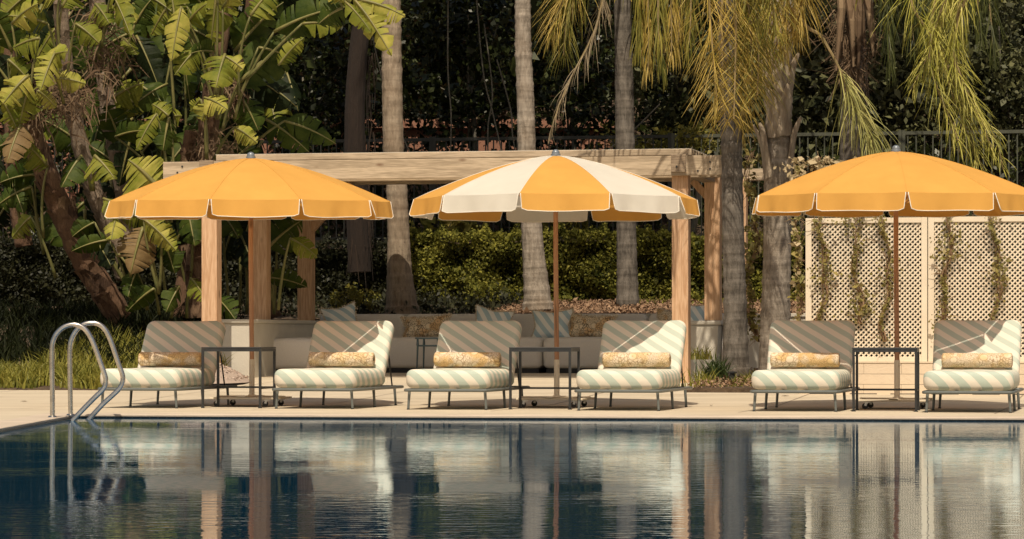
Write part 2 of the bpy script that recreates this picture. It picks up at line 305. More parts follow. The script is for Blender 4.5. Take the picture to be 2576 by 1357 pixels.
M['paddle'] = [mat('paddle leaf %d' % i, a, b, scale=5, stretch=(1, 1, 1), rough=.55, trans=.26, spec=.15, bump=.3, bscale=25) for i, (a, b) in enumerate([
    ((.026, .048, .006), (.070, .095, .014)), ((.12, .15, .018), (.24, .24, .035)), ((.24, .26, .035), (.44, .39, .09)), ((.17, .11, .045), (.26, .18, .085)), ((.009, .016, .005), (.02, .030, .009))])]  # greens are sunlit and shaded copies of one leaf, light put into colour
M['midrib'] = mat('leaf midrib', (.15, .15, .045), (.22, .19, .06), scale=8, rough=.5)
M['ptrunk'] = mat('fibrous brown stem', (.050, .024, .013), (.15, .085, .045), scale=3, stretch=(6, 6, 1), rough=.9, bump=.9, bscale=9, island=[(.03, .015, .009), (.12, .062, .033), (.26, .17, .10)], detail=8)
M['ptrunkgrey'] = mat('papery grey stem', (.16, .115, .08), (.30, .235, .17), scale=3, stretch=(6, 6, 1.5), rough=.9, bump=.9, bscale=9, detail=8)
M['pstalk'] = mat('green leaf stalk', (.10, .11, .03), (.20, .18, .06), scale=3, stretch=(5, 5, 1), rough=.6)
M['trunkA'] = trunk_mat('palm bark tan', (.20, .155, .11), (.40, .325, .24), 9)
M['trunkB'] = trunk_mat('palm bark grey', (.19, .16, .125), (.44, .38, .31), 14, 3)
M['trunkC'] = trunk_mat('palm bark dark grey', (.075, .066, .055), (.22, .195, .165), 12, 5)
M['boot'] = mat('old palm leaf base', (.24, .185, .13), (.46, .38, .28), scale=4, stretch=(5, 5, 1), rough=.9, bump=.8, bscale=9)
M['fibre'] = leafmat('dead palm fibre', [(.05, .028, .016), (.14, .085, .05), (.32, .23, .14)], .1, .9)
M['frondyellow'] = leafmat('yellow palm leaflets', [(.16, .13, .02), (.46, .33, .045), (.80, .60, .20)], .35, .5, sc=3)
M['frondgreen'] = leafmat('green palm leaflets', [(.06, .08, .012), (.22, .21, .03), (.50, .42, .10)], .35, .5, sc=3)
M['frondsage'] = leafmat('sage palm leaflets', [(.16, .18, .05), (.36, .36, .10), (.62, .57, .22)], .3, .5, sc=3)
M['frondlime'] = leafmat('lime palm leaflets', [(.14, .16, .02), (.40, .39, .04), (.74, .66, .20)], .3, .5, sc=3)
M['frondpale'] = leafmat('dry palm leaflets', [(.22, .17, .10), (.34, .27, .17), (.45, .37, .25)], .25, .7, sc=3)
M['frondark'] = leafmat('dark palm leaflets', [(.03, .042, .01), (.06, .075, .018), (.12, .13, .03)], .25, .5, sc=3)
M['rachis'] = mat('palm rachis', (.22, .17, .07), (.34, .25, .12), scale=5, rough=.6)
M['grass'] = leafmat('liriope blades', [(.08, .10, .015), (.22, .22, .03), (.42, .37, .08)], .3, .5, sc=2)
M['grassshade'] = leafmat('shade-dark blades', [(.002, .004, .001), (.006, .010, .003), (.022, .026, .007)], .1, .6, sc=2, spec=.1)  # shade under the big plants put into the blade colour
M['strap'] = leafmat('dark strap leaves', [(.02, .04, .012), (.045, .075, .02), (.08, .10, .03)], .2, .4)
M['stemwood'] = mat('thin bare stem', (.12, .11, .085), (.20, .18, .14), scale=4, rough=.9)
M['driedvine'] = leafmat('dried vine leaves', [(.14, .12, .025), (.36, .28, .07), (.13, .15, .025), (.48, .40, .2)], .25, .8, sc=2)
M['flower'] = leafmat('cream bracts', [(.50, .40, .24), (.66, .55, .36), (.40, .32, .16)], .3, .8)
M['vinestem'] = mat('tan vine stem', (.22, .13, .07), (.36, .24, .14), scale=6, rough=.9)

M['darkbark'] = mat('dark shaggy bark', (.010, .006, .004), (.022, .013, .008), scale=3, stretch=(6, 6, 1), rough=.95, bump=.9, bscale=9, island=[(.004, .003, .002), (.014, .008, .005), (.05, .03, .018)])
def water_mat():
    m = bpy.data.materials.new('pool water'); m.use_nodes = True; n = m.node_tree; N = n.nodes; L = n.links
    N.remove(N['Principled BSDF'])
    gl = N.new('ShaderNodeBsdfGlossy'); gl.inputs['Roughness'].default_value = .006; gl.inputs['Color'].default_value = (.76, .86, .95, 1)
    df = N.new('ShaderNodeBsdfDiffuse'); df.inputs['Color'].default_value = (.0002, .066, .150, 1)
    fr = N.new('ShaderNodeFresnel'); fr.inputs['IOR'].default_value = 1.33
    fm = N.new('ShaderNodeMath'); fm.operation = 'MULTIPLY'; fm.inputs[1].default_value = .86; L.new(fr.outputs[0], fm.inputs[0])
    ms = N.new('ShaderNodeMixShader'); L.new(fm.outputs[0], ms.inputs[0]); L.new(df.outputs[0], ms.inputs[1]); L.new(gl.outputs[0], ms.inputs[2]); L.new(ms.outputs[0], N['Material Output'].inputs['Surface'])
    tc = N.new('ShaderNodeTexCoord')
    mp = N.new('ShaderNodeMapping'); mp.inputs['Scale'].default_value = (1.2, 2.6, 1); L.new(tc.outputs['Object'], mp.inputs[0])
    a = N.new('ShaderNodeTexNoise'); a.inputs['Scale'].default_value = 4.5; a.inputs['Detail'].default_value = 3; a.inputs['Roughness'].default_value = .5; L.new(mp.outputs[0], a.inputs['Vector'])
    mp2 = N.new('ShaderNodeMapping'); mp2.inputs['Scale'].default_value = (.25, .6, 1); L.new(tc.outputs['Object'], mp2.inputs[0])
    b = N.new('ShaderNodeTexNoise'); b.inputs['Scale'].default_value = 1.0; b.inputs['Detail'].default_value = 2; L.new(mp2.outputs[0], b.inputs['Vector'])
    b2 = N.new('ShaderNodeMapRange'); b2.inputs[1].default_value = .35; b2.inputs[2].default_value = .7; b2.inputs[3].default_value = .15; b2.inputs[4].default_value = 1.3; L.new(b.outputs[0], b2.inputs[0])
    mu = N.new('ShaderNodeMath'); mu.operation = 'MULTIPLY'; L.new(a.outputs[0], mu.inputs[0]); L.new(b2.outputs[0], mu.inputs[1])
    bu = N.new('ShaderNodeBump'); bu.inputs['Strength'].default_value = 1.0; bu.inputs['Distance'].default_value = .0017; L.new(mu.outputs[0], bu.inputs['Height']); L.new(bu.outputs[0], gl.inputs['Normal'])
    return m
M['water'] = water_mat()

# ------------------------------------------------------------ ground, deck, pool
BL, BR = -5.05, 0.86          # paved bay between the two beds (s), from t 4.8 to 13
def hg(s, t):
    dz = deckz(t)
    if t < 4.79: return -.6
    bay = BL < s < BR and t < 12.95
    bay2 = BR <= s and t < 4.79
    if bay: return dz - .12
    if s <= BL:
        b = dz + .01 + min(max(t - 4.8, 0) * .13, .62) * min(1, max(0, (BL - s) / 1.6))
    else:
        b = dz + .01 + (.04 if t < 9.75 else .58)
    if t > 12.95: b = .90 + (t - 12.95) * .075
    if t > 17.5: b = max(b, 1.24 + (t - 17.5) * 1.1)
    if t > 18.3: b = 2.15 + (t - 18.3) * .03
    if t > 21: b = 2.23 + (t - 21) * .42
    if t > 70: b = 22.8 + (t - 70) * .02
    return b
ss = sorted(set([-900, -300, -120, -60, -30, -20, -15, -12] + [round(-10 + i * .5, 3) for i in range(35)] + [BL - .01, BL + .01, BR - .01, BR + .01] + [10, 14, 20, 40, 100, 300, 900]))
ts = sorted(set([-900, -300, -100, -40, -10, 0, 4.78, 4.8, 5.2, 6, 7, 8, 9, 9.74, 9.76, 10, 11, 12, 12.94, 12.96, 13.01, 14, 15, 16, 17, 17.5, 18.3, 19, 21, 24, 28, 32, 40, 50, 70, 120, 300, 900]))
g = G(); nS = len(ss)
vs = []
for t in ts:
    for s in ss:
        h = hg(s, t)
        if t > 5 and -10 < s < 8 and t < 20 and not (BL < s < BR and t < 13): h += rnd.uniform(-.02, .02)
        vs.append(W(s, t, h))
g.add(vs, [(j * nS + i, j * nS + i + 1, (j + 1) * nS + i + 1, (j + 1) * nS + i) for j in range(len(ts) - 1) for i in range(nS - 1)])
struct(g.build('ground', M['soil'], smooth=False))

# pool outline (world): far-left corner, far edge, left edge coming towards the camera
E0 = Vector((-3.69, 26.05, 0)); E1 = Vector((6.0, 24.62, 0)); E1b = Vector((14.0, 23.2, 0))
L1p = Vector((-3.67, 21.6, 0)); L2p = Vector((-3.9, 16.0, 0)); L3p = Vector((-6.5, 8.0, 0)); L4p = Vector((-8, -8, 0))
WZ = -.028
g = G(); TD = .25
front = [Vector((-30, 26.5, 0)), E0 + Vector((0, 0, 0)), E1, E1b, Vector((30, 20.2, 0))]
# deck sheets: left wing, front strip, bay
def poly_deck(gg, pts):
    gg.add(pts, [tuple(range(len(pts)))])
def dz3(s, t): return W(s, t, deckz(t) if t > 2 else 0)
bstrip = [W(s, 2.0) for s in (-40, -5.6, 0, 6, 40)]
# strip between pool edge and t=2 (flat)
strip_front = [Vector((-44, 34.5, 0)), E0, Vector((0.5, 25.43, 0)), E1, Vector((36, 19.4, 0))]
for i in range(4): poly_deck(g, [strip_front[i], strip_front[i + 1], bstrip[i + 1], bstrip[i]])
# left wing beside the pool
g.add([Vector((-44, 34.5, 0)), Vector((-44, -8, 0)), L4p, L3p, L2p, L1p, E0], [(0, 1, 2, 3, 4, 5, 6)])
# sloping strip t 2..4.8, all s, then bay
for a, b in ((2, 4.8),):
    xs_ = [-40, BL, BR, 40]
    for i in range(3): poly_deck(g, [dz3(xs_[i], a), dz3(xs_[i + 1], a), dz3(xs_[i + 1], b), dz3(xs_[i], b)])
tt = [4.8, 7.5, 10, 13]
for i in range(3): poly_deck(g, [dz3(BL, tt[i]), dz3(BR, tt[i]), dz3(BR, tt[i + 1]), dz3(BL, tt[i + 1])])
deck = struct(g.build('pool_deck', M['deck']))
# joints in the deck (thin saw cuts) 
g = G()
for t in (1.3, 3.1, 4.3, 6.3, 8.2):
    z = deckz(t) + .003
    g.add([W(-9 if t < 4.8 else BL, t - .007, z), W(9 if t < 4.8 else BR, t - .007, z), W(9 if t < 4.8 else BR, t + .007, z), W(-9 if t < 4.8 else BL, t + .007, z)], [(0, 1, 2, 3)])
for s in (-6.6, -4.4, -2.2, 0, 2.2, 4.4):
    g.add([W(s - .006, -.9, .003), W(s + .006, -.9, .003), W(s + .006, 2.0, .003), W(s - .006, 2.0, .003)], [(0, 1, 2, 3)])
    t1 = 4.78 if (s < BL or s > BR) else 9
    g.add([W(s - .006, 2.0, .003), W(s + .006, 2.0, .003), W(s + .006, t1, deckz(t1) + .003), W(s - .006, t1, deckz(t1) + .003)], [(0, 1, 2, 3)])
struct(g.build('deck_joints', M['joint']))
# coping: a slightly proud stone border with a rounded nose, tile below it
def edge_path(): return [L4p, L3p, L2p, L1p, Vector((-3.68, 24.0, 0)), E0, Vector((0.5, 25.43, 0)), E1, E1b, Vector((30, 20.2, 0))]
ep = edge_path()
g = G(); gt = G(); gg_ = G()
def offs(path, d):
    out = []
    for i, p in enumerate(path):
        a = path[max(i - 1, 0)]; b = path[min(i + 1, len(path) - 1)]
        t1 = (p - a).normalized() if i else (b - p).normalized(); t2 = (b - p).normalized() if i < len(path) - 1 else t1
        n1 = Vector((-t1.y, t1.x, 0)); n2 = Vector((-t2.y, t2.x, 0)); nn = (n1 + n2).normalized(); out.append(p + nn * d / max(nn.dot(n1), .3))
    return out
rings = [(.30, .004), (.0, .004), (-.008, -.001), (-.008, -.014), (.0, -.019)]
rows = [offs(ep, d) for d, z in rings]
n = len(ep); vs = []
for (d, z), row in zip(rings, rows): vs += [Vector((p.x, p.y, z)) for p in row]
g.add(vs, [(k * n + i, k * n + i + 1, (k + 1) * n + i + 1, (k + 1) * n + i) for k in range(len(rings) - 1) for i in range(n - 1)])
struct(g.build('pool_coping', M['coping']))
row = offs(ep, .004); vs = [Vector((p.x, p.y, -.018)) for p in row] + [Vector((p.x, p.y, -.6)) for p in row]
gt.add(vs, [(i, i + 1, n + i + 1, n + i) for i in range(n - 1)])
d = (E1 - E0).normalized(); nrm = Vector((d.y, -d.x, 0))
for i in range(230):
    p = E0 + d * (i * .075 + .03) + nrm * -.002
    gt.add([p + Vector((0, 0, -.0185)), p + d * .006 + Vector((0, 0, -.0185)), p + d * .006 + Vector((0, 0, -.2)), p + Vector((0, 0, -.2))], [(0, 1, 2, 3)], 1)
struct(gt.build('pool_tile_band', [M['tile'], M['grout']]))
# water
row = offs(ep, .02)
g = G(); g.add([Vector((p.x, p.y, WZ)) for p in row] + [Vector((30, -20, WZ)), Vector((-8, -20, WZ))], [tuple(range(n + 2))])
struct(g.build('pool_water', M['water']))

# ------------------------------------------------------------ soft shapes
def slab_rings(w_, h_, th, rc, re, puff=0.0, N=7, K=5, sag=None):
    """rounded cushion lying in x/y (w_ by h_), thickness th along z, centred; returns verts, faces"""
    def ring(inset, z):
        a, b, r = w_ / 2 - inset, h_ / 2 - inset, max(rc - inset, .004)
        out = []
        for cx, cy, a0 in ((a - r, b - r, 0), (-(a - r), b - r, 90), (-(a - r), -(b - r), 180), (a - r, -(b - r), 270)):
            for i in range(N):
                an = R(a0 + 90 * i / (N - 1)); out.append((cx + r * math.cos(an), cy + r * math.sin(an), z))
            # straight side gets points up to the next corner
        # densify straight runs
        dn = []
        m_ = len(out)
        for i in range(m_):
            p, q = out[i], out[(i + 1) % m_]
            dn.append(p)
            if i % N == N - 1:
                for k in (.25, .5, .75): dn.append((p[0] + (q[0] - p[0]) * k, p[1] + (q[1] - p[1]) * k, z))
        return dn
    rings = []
    for k in range(K * 2 + 1):
        an = -90 + 180 * k / (K * 2)
        rings.append(ring(re * (1 - math.cos(R(an))), (th / 2 - re) * (1 if an > 0 else -1 if an < 0 else 0) + re * math.sin(R(an))))
    vs = []; fs = []
    m_ = len(rings[0])
    def cap(base, zs):
        out = []
        for f in (.82, .6, .35, .12):
            bulge = puff * (1 - f ** 2) * zs
            out.append([(p[0] * f, p[1] * f, p[2] + bulge) for p in base])
        return out
    bot = cap(rings[0], -1)[::-1]; top = cap(rings[-1], 1)
    allr = bot + rings + top
    for r_ in allr: vs += r_
    for k in range(len(allr) - 1):
        for i in range(m_): fs.append((k * m_ + i, k * m_ + (i + 1) % m_, (k + 1) * m_ + (i + 1) % m_, (k + 1) * m_ + i))
    fs.append(tuple(range(m_ - 1, -1, -1))); L_ = (len(allr) - 1) * m_; fs.append(tuple(L_ + i for i in range(m_)))
    return [Vector(v) for v in vs], fs
def add_slab(gr, Mx, *a, m=0, wob=0.0, **k):
    vs, fs = slab_rings(*a, **k)
    if wob:
        vs = [v + Vector((0, 0, wob * math.sin(v.x * 9 + 1) * math.cos(v.y * 7))) for v in vs]
    gr.add([Mx @ v for v in vs], fs, m)

# ------------------------------------------------------------ sun loungers
LUG = 'striped sun loungers in a row along the pool'
def make_lounger():
    r = empty('sun_lounger', (0, 0, 0))
    fw, fl = .385, 1.88
    g = G()
    z0, z1 = .163, .190
    g.tube([(-fw + .02, .014, .176), (-fw + .06, .002, .176), (fw - .06, .002, .176), (fw - .02, .014, .176), (fw, .05, .176), (fw, fl - .05, .176), (fw - .03, fl, .176), (-fw + .03, fl, .176), (-fw, fl - .05, .176), (-fw, .05, .176), (-fw + .02, .014, .176)], .0145, 8)
    for y in (.25, .55, .85, 1.2, 1.5): g.bar((-fw, y, .178), (fw, y, .178), .05, .010)
    g.bar((-.1, .03, .178), (-.1, fl, .178), .03, .012); g.bar((.1, .03, .178), (.1, fl, .178), .03, .012)
    g.build('frame', M['frame'], r, smooth=True, auto=40)
    for y in (.06, .86, 1.66):
        for sx in (-1, 1):
            g = G(); x = sx * (fw - .035)
            g.tube([(x, y, .165), (x * 1.03, y, .006)], [.0135, .0115], 10)
            g.tube([(x * 1.03, y, .010), (x * 1.03, y, 0)], [.014, .014], 10, m=1)
            g.build('leg', [M['frame'], M['black']], r, smooth=True, auto=40)
    g = G(); add_slab(g, Matrix.Translation((0, .62, .275)), 0.785, 1.20, .170, .10, .062, puff=.006, wob=.004)
    g.build('seat_cushion', M['seat'], r, smooth=True)
    g = G(); ln = R(37)
    Mb = Matrix.Translation((0, 1.145, .30)) @ Matrix.Rotation(R(90) - ln, 4, 'X')
    vs, fs = slab_rings(.775, .66, .13, .085, .056, puff=.006)
    out = []
    for v in vs:
        v = v + Vector((0, .285, 0))
        # the wings of the back fold slightly forward
        v.z += .018 * (abs(v.x) / .387) ** 3 * (1 if v.z > -.02 else .6)
        v.x *= 1 + .02 * (v.y / .6)
        out.append(Mb @ v)
    g.add(out, fs); g.build('backrest_cushion', M['back'], r, smooth=True)
    for sx in (-1, 1):
        g = G(); g.tube([(sx * .33, 1.48, .55), (sx * .34, 1.60, .19)], .008, 6); g.build('strut', M['black'], r, smooth=True)
    g = G(); g.bar((-.33, 1.22, .25), (-.33, 1.56, .70), .02, .012); g.bar((.33, 1.22, .25), (.33, 1.56, .70), .02, .012); g.bar((-.33, 1.52, .65), (.33, 1.52, .65), .03, .012, up=(0, 1, 0)); g.build('back_frame', M['black'], r)
    return r
lspots = [  # right front corner px, y of the front right leg, label
    (446, 28.15, 'striped sun lounger beside the steel pool ladder, its whole backrest in umbrella shade'),
    (890, 27.88, 'striped sun lounger between two orange umbrellas, lit on the right half of its back'),
    (1227, 27.55, 'striped sun lounger left of the orange and white umbrella pole, back shaded'),
    (1662, 27.15, 'striped sun lounger in front of the strap-leaf plants, sunlight on its back corner'),
    (2109, 26.86, 'striped sun lounger left of the white lattice, before the thick palm trunk'),
    (2549, 26.46, 'rightmost striped sun lounger, its wing of backrest cut by the picture edge')]
proto = make_lounger(); lroots = []
for i, (px, y, lab) in enumerate(lspots):
    o = proto if i == 0 else copy_tree(proto)
    X = (px - 1288) * y / FPX
    ex = Vector((CT, -ST, 0))
    o.location = Vector((X, y, 0)) - ex * .388 + Vector((0, .0, 0)) ; o.rotation_euler = (0, 0, -TH)
    tag(o, lab, 'sun lounger', LUG); lroots.append(o)
blabs = ['coral print bolster on the lounger nearest the pool ladder', 'coral print bolster on the second lounger from the left, sunlit',
         'coral print bolster on the lounger left of the two-colour umbrella pole', 'golden coral print bolster on the lounger before the strap-leaf plants',
         'speckled coral print bolster on the shaded lounger left of the lattice', 'coral print bolster on the rightmost lounger']
for i, lr in enumerate(lroots):
    g = G(); prof = []
    L_ = .31; rr = .068
    pts = [(-L_, .02), (-L_ - .004, rr * .7), (-L_ + .004, rr * .96), (-L_ + .02, rr)] + [(-L_ + .02 + (2 * L_ - .04) * k / 6, rr * (1 + .02 * math.sin(k * 2.1))) for k in range(1, 6)] + [(L_ - .02, rr), (L_ - .004, rr * .96), (L_ + .004, rr * .7), (L_, .02)]
    n_ = 20
    vs = [(x, r_ * math.cos(2 * math.pi * j / n_), r_ * math.sin(2 * math.pi * j / n_) * .97) for x, r_ in pts for j in range(n_)]
    k_ = len(pts)
    g.add(vs, [(a * n_ + j, a * n_ + (j + 1) % n_, (a + 1) * n_ + (j + 1) % n_, (a + 1) * n_ + j) for a in range(k_ - 1) for j in range(n_)])
    o = g.build('bolster_pillow', M['bolster'][i], smooth=True)
    o.matrix_world = Matrix.LocRotScale(lr.location, lr.rotation_euler.to_quaternion(), None) @ Matrix.Translation(((-.01, .0, -.03, .0, -.02, .02)[i], 1.015, .447)) @ Matrix.Rotation(R((-1.5, 1.0, 2.0, -1.0, .5, -2.0)[i]), 4, 'Z') @ Matrix.Rotation(R(35 * i), 4, 'X')
    tag(o, blabs[i], 'bolster pillow', 'bolster pillows on the loungers')

# ------------------------------------------------------------ side tables
def make_table():
    r = empty('side_table', (0, 0, 0)); h = .545; a = .545
    g = G(); g.box(-a / 2 - .012, a / 2 + .012, -.012, a + .012, h + .003, h + .018); g.build('tabletop', M['black'], r, bevel=.003)
    g = G()
    for p, q in (((-a / 2, 0), (a / 2, 0)), ((-a / 2, a), (a / 2, a)), ((-a / 2, 0), (-a / 2, a)), ((a / 2, 0), (a / 2, a))): g.bar((*p, h - .010), (*q, h - .010), .018, .024)
    g.build('apron', M['black'], r)
    for x in (-a / 2, a / 2):
        for y in (0, a):
            g = G(); g.bar((x, y, 0.004), (x, y, h), .022, .022, up=(0, 1, 0)); g.lathe([(.001, 0), (.019, 0), (.019, .008), (.001, .01)], 10, c=(x, y, 0)); g.build('leg', M['black'], r)
    for p, q in (((-a / 2, 0), (-a / 2, a)), ((a / 2, 0), (a / 2, a)), ((-a / 2, a), (a / 2, a))):
        g = G(); g.bar((*p, .185), (*q, .185), .014, .018); g.build('stretcher', M['black'], r)
    return r
tp = make_table()
for i, (px0, px1, y, lab) in enumerate([(506, 656, 28.3, 'black metal side table between the ladder-side lounger and its neighbour'),
                                        (1283, 1435, 27.75, 'black metal side table before the pole of the orange and white umbrella'),
                                        (2148, 2307, 26.95, 'black metal side table standing in front of the white lattice wall')]):
    o = tp if i == 0 else copy_tree(tp)
    o.location = (((px0 + px1) / 2 - 1288) * y / FPX, y + .05, 0); o.rotation_euler = (0, 0, -R(9.5)); tag(o, lab, 'side table', 'black side tables between the loungers')

# ------------------------------------------------------------ umbrellas
def make_umbrella(name, px, y, a0, two, tilt, label, polelean=0.0):
    X = (px - 1288) * y / FPX
    r = empty(name, (X, y, 0)); tag(r, label, 'patio umbrella', 'patio umbrellas over the loungers')
    NP = 10; RR = 1.325; zt, zr = 2.355, 1.945
    def rim(a, rad): return Vector((rad * math.sin(a), -rad * math.cos(a), 0))
    tl = Matrix.Translation((0, 0, 2.0)) @ Matrix.Rotation(R(tilt), 4, 'X') @ Matrix.Translation((0, 0, -2.0))
    g = G(); pip = G(); gv = G()
    for k in range(NP):
        aA = R(a0 + 36 * k); aB = R(a0 + 36 * (k + 1)); mi = 1 if (two and k % 2 == 0) else 0
        NR, NA = 12, 6; vs = []
        for i in range(NR + 1):
            f = i / NR; z = zt - (zt - zr) * (f ** 1.5)
            for j in range(NA + 1):
                u = j / NA
                p = rim(aA, RR * f) * (1 - u) + rim(aB, RR * f) * u
                sag = 4 * u * (1 - u) * .006 * f * f
                vs.append(tl @ Vector((p.x, p.y, z - sag)))
        g.add(vs, [(i * (NA + 1) + j, i * (NA + 1) + j + 1, (i + 1) * (NA + 1) + j + 1, (i + 1) * (NA + 1) + j) for i in range(NR) for j in range(NA)], mi)
        # valance flap with rounded lower corners
        NJ, NI = 16, 6; hh = .155; vs = []
        A, B = rim(aA, RR), rim(aB, RR); ph = rnd.uniform(0, 6); outn = rim((aA + aB) / 2, 1)
        edge = []
        for i in range(NI + 1):
            v_ = i / NI
            for j in range(NJ + 1):
                u = j / NJ; e = min(u, 1 - u)
                uu = .010 + .980 * u + (0.012 * v_ * (1 if u < .5 else -1) * (abs(u - .5) * 2) ** 3)
                drop = hh * v_
                if e < .05: drop -= v_ * .015 * (1 - e / .05) ** 1.6
                p = A * (1 - uu) + B * uu
                bow = .008 + .014 * v_ * math.sin(u * 9 + ph) + .008 * v_ * math.sin(u * 23 + ph * 2) + .034 * v_
                q = Vector((p.x, p.y, zr - .006 * 4 * uu * (1 - uu) - drop - .004 * v_ * math.sin(u * 7 + ph))) + outn * bow
                vs.append(tl @ q)
        gv.add(vs, [(i * (NJ + 1) + j, i * (NJ + 1) + j + 1, (i + 1) * (NJ + 1) + j + 1, (i + 1) * (NJ + 1) + j) for i in range(NI) for j in range(NJ)], mi)
        left = [vs[i * (NJ + 1)] for i in range(NI + 1)]; bottom = [vs[NI * (NJ + 1) + j] for j in range(NJ + 1)]; right = [vs[i * (NJ + 1) + NJ] for i in range(NI, -1, -1)]
        pip.tube(left + bottom[1:-1] + right, .0042, 5)
        # seam piping
        if not two: g.tube([tl @ (rim(aA, RR * f) + Vector((0, 0, zt - (zt - zr) * f ** 1.5 + .001))) for f in [i / 10 for i in range(11)]], .0028, 4, m=0)
        if two: pip.tube([tl @ (rim(aA, RR * f) + Vector((0, 0, zt - (zt - zr) * f ** 1.5 + .002))) for f in [i / 10 for i in range(11)]], .0028, 4)
    mats = [M['orange'], M['white']]
    g.build('canopy', mats, r, smooth=True, auto=12); gv.build('valance', mats, r, smooth=True); pip.build('piping', M['piping'], r, smooth=True)
    for k in range(NP):
        a = R(a0 + 36 * k); rb = G()
        rb.tube([tl @ (rim(a, RR * f) + Vector((0, 0, zt - .03 - (zt - zr) * f ** 1.5 + .006 * f))) for f in (.05, .25, .5, .75, 1)], .007, 5)
        rb.tube([tl @ (rim(a, .62) + Vector((0, 0, zt - .05 - (zt - zr) * .3))), tl @ Vector((rim(a, .04).x, rim(a, .04).y, 1.86))], .006, 5)
        rb.build('rib', M['teak'], r)
    g = G(); g.tube([(0.01, 0, .44), (0, 0, 1.4), (0, 0, 2.32)], .0225, 14); g.tube([(0, 0, 1.83), (0, 0, 1.89)], .045, 14); g.build('pole', M['teak'], r, smooth=True, auto=40)
    g = G(); g.tube([(0.01, 0, .09), (0.01, 0, .445)], .0262, 14); g.tube([(.01, 0, .088), (.01, 0, .11)], [.05, .034], 14); g.tube([(.03, -.02, .40), (.03, -.04, .40)], .008, 8); g.build('pole_sleeve', M['cream'], r, smooth=True, auto=40)
    g = G(); g.lathe([(.001, 2.352), (.046, 2.352), (.044, 2.372), (.036, 2.376), (.037, 2.39), (.028, 2.405), (.012, 2.414), (.001, 2.416)], 16)
    o = g.build('finial', M['finial'], r, smooth=True, auto=50)
    g = G(); Mr = Matrix.Rotation(-TH, 4, 'Z')
    g.box(-.315, .315, -.315, .315, .070, .088, M=Mr); g.box(-.33, .33, -.04, .04, .089, .1005, M=Mr); g.box(-.04, .04, -.33, .33, .0895, .0995, M=Mr)
    g.build('base_plate', M['cream'], r, bevel=.004)
    for sx in (-1, 1):
        for sy in (-1, 1):
            c = Mr @ Vector((sx * .24, sy * .26, 0)); cc = G()
            cc.box(c.x - .026, c.x + .026, c.y - .02, c.y + .02, .058, .0695); cc.bar((c.x - .018, c.y - .012, .03), (c.x - .010, c.y - .012, .06), .004, .022, up=(1, 0, 0)); cc.bar((c.x - .018, c.y + .012, .03), (c.x - .01, c.y + .012, .06), .004, .022, up=(1, 0, 0))
            co = cc.build('caster', M['chrome'], r)
            g2 = G(); g2.tube([(c.x - .018, c.y - .009, .028), (c.x - .018, c.y + .009, .028)], .028, 18); g2.build('wheel', M['rubber'], co, smooth=True, auto=40)
    return r
make_umbrella('patio_umbrella', 631, 29.2, -47.3, False, 1.6, 'all-orange patio umbrella nearest the pool ladder')
make_umbrella('patio_umbrella', 1398, 28.8, -51, True, 0.0, 'patio umbrella with alternating orange and white panels')
make_umbrella('patio_umbrella', 2254, 28.15, -39, False, 1.0, 'all-orange patio umbrella in front of the white lattice')

# ------------------------------------------------------------ pool ladder
r = empty('pool_ladder', (-3.66, 25.2, 0)); tag(r, 'stainless steel pool ladder with two looped handrails at the pool corner', 'pool ladder')
def smooth_path(pts, n=6):
    pts = [Vector(p) for p in pts]; out = []
    for i in range(len(pts) - 1):
        p0 = pts[max(i - 1, 0)]; p1 = pts[i]; p2 = pts[i + 1]; p3 = pts[min(i + 2, len(pts) - 1)]
        for k in range(n):
            t = k / n
            out.append(.5 * ((2 * p1) + (-p0 + p2) * t + (2 * p0 - 5 * p1 + 4 * p2 - p3) * t * t + (-p0 + 3 * p1 - 3 * p2 + p3) * t ** 3))
    out.append(pts[-1]); return out
rA = [(132, 1056), (132, 1000), (131, 935), (131, 878), (134, 857), (143, 839), (158, 825), (176, 818), (194, 818), (212, 827), (226, 845), (238, 871), (250, 904), (261, 936), (266, 955), (264, 972), (255, 985), (243, 996), (221, 1018), (194, 1046), (180, 1061)]
rB = [(178, 1048), (177, 1000), (176, 935), (176, 876), (181, 852), (192, 832), (208, 818), (228, 813), (248, 816), (264, 829), (276, 851), (288, 884), (300, 920), (308, 943), (309, 958), (304, 973), (294, 985), (280, 998), (258, 1018), (233, 1045), (220, 1060)]
for path, y in ((rA, 24.95), (rB, 25.55)):
    pts = [P(a, b, y) for a, b in path]; pts[0].z = min(pts[0].z, .0)
    g = G(); g.tube(smooth_path(pts, 4), .0205, 14); o = g.build('handrail', M['steel'], r, off=r.location, smooth=True)
    g = G(); g.lathe([(.001, .018), (.03, .016), (.038, .006), (.04, .004)], 16, c=(pts[0].x, pts[0].y, 0)); g.build('flange', M['steel'], o, off=r.location, smooth=True)

# ------------------------------------------------------------ pergola (local frame: x along s, y along t)
FS, FT = -5.22, 7.45                       # front left post
pr = empty('pergola', W(FS, FT, 0), -TH); tag(pr, 'timber pergola with heavy weathered beams over the taupe sofa', 'pergola')
PWd = 5.62                                 # across
posts = [(0, 0, 0), (0, 2.05, .0), (0, 4.1, .0), (PWd, 0, 0), (PWd + .05, 2.2, 0), (PWd + .1, 4.2, 0)]
ptops = {}
for i, (x, y, _) in enumerate(posts):
    zb = deckz(FT + y) - .01 if y == 0 else .86
    g = G(); g.box(x - .095, x + .095, y - .095, y + .095, zb, 2.66); g.build('post', M['wood_v'], pr, bevel=.006)
def beam(name, x0, x1, y, z0, z1, wd=.09, m='wood_h'):
    g = G(); g.box(x0, x1, y - wd / 2, y + wd / 2, z0, z1); return g.build(name, M[m], pr, bevel=.006)
beam('front_beam', -.54, PWd + .50, -.146, 2.50, 2.725)
beam('rear_face_beam', -.44, PWd + .60, .146, 2.49, 2.722)
beam('back_beam', -.5, PWd + .6, 4.25, 2.66, 2.81)
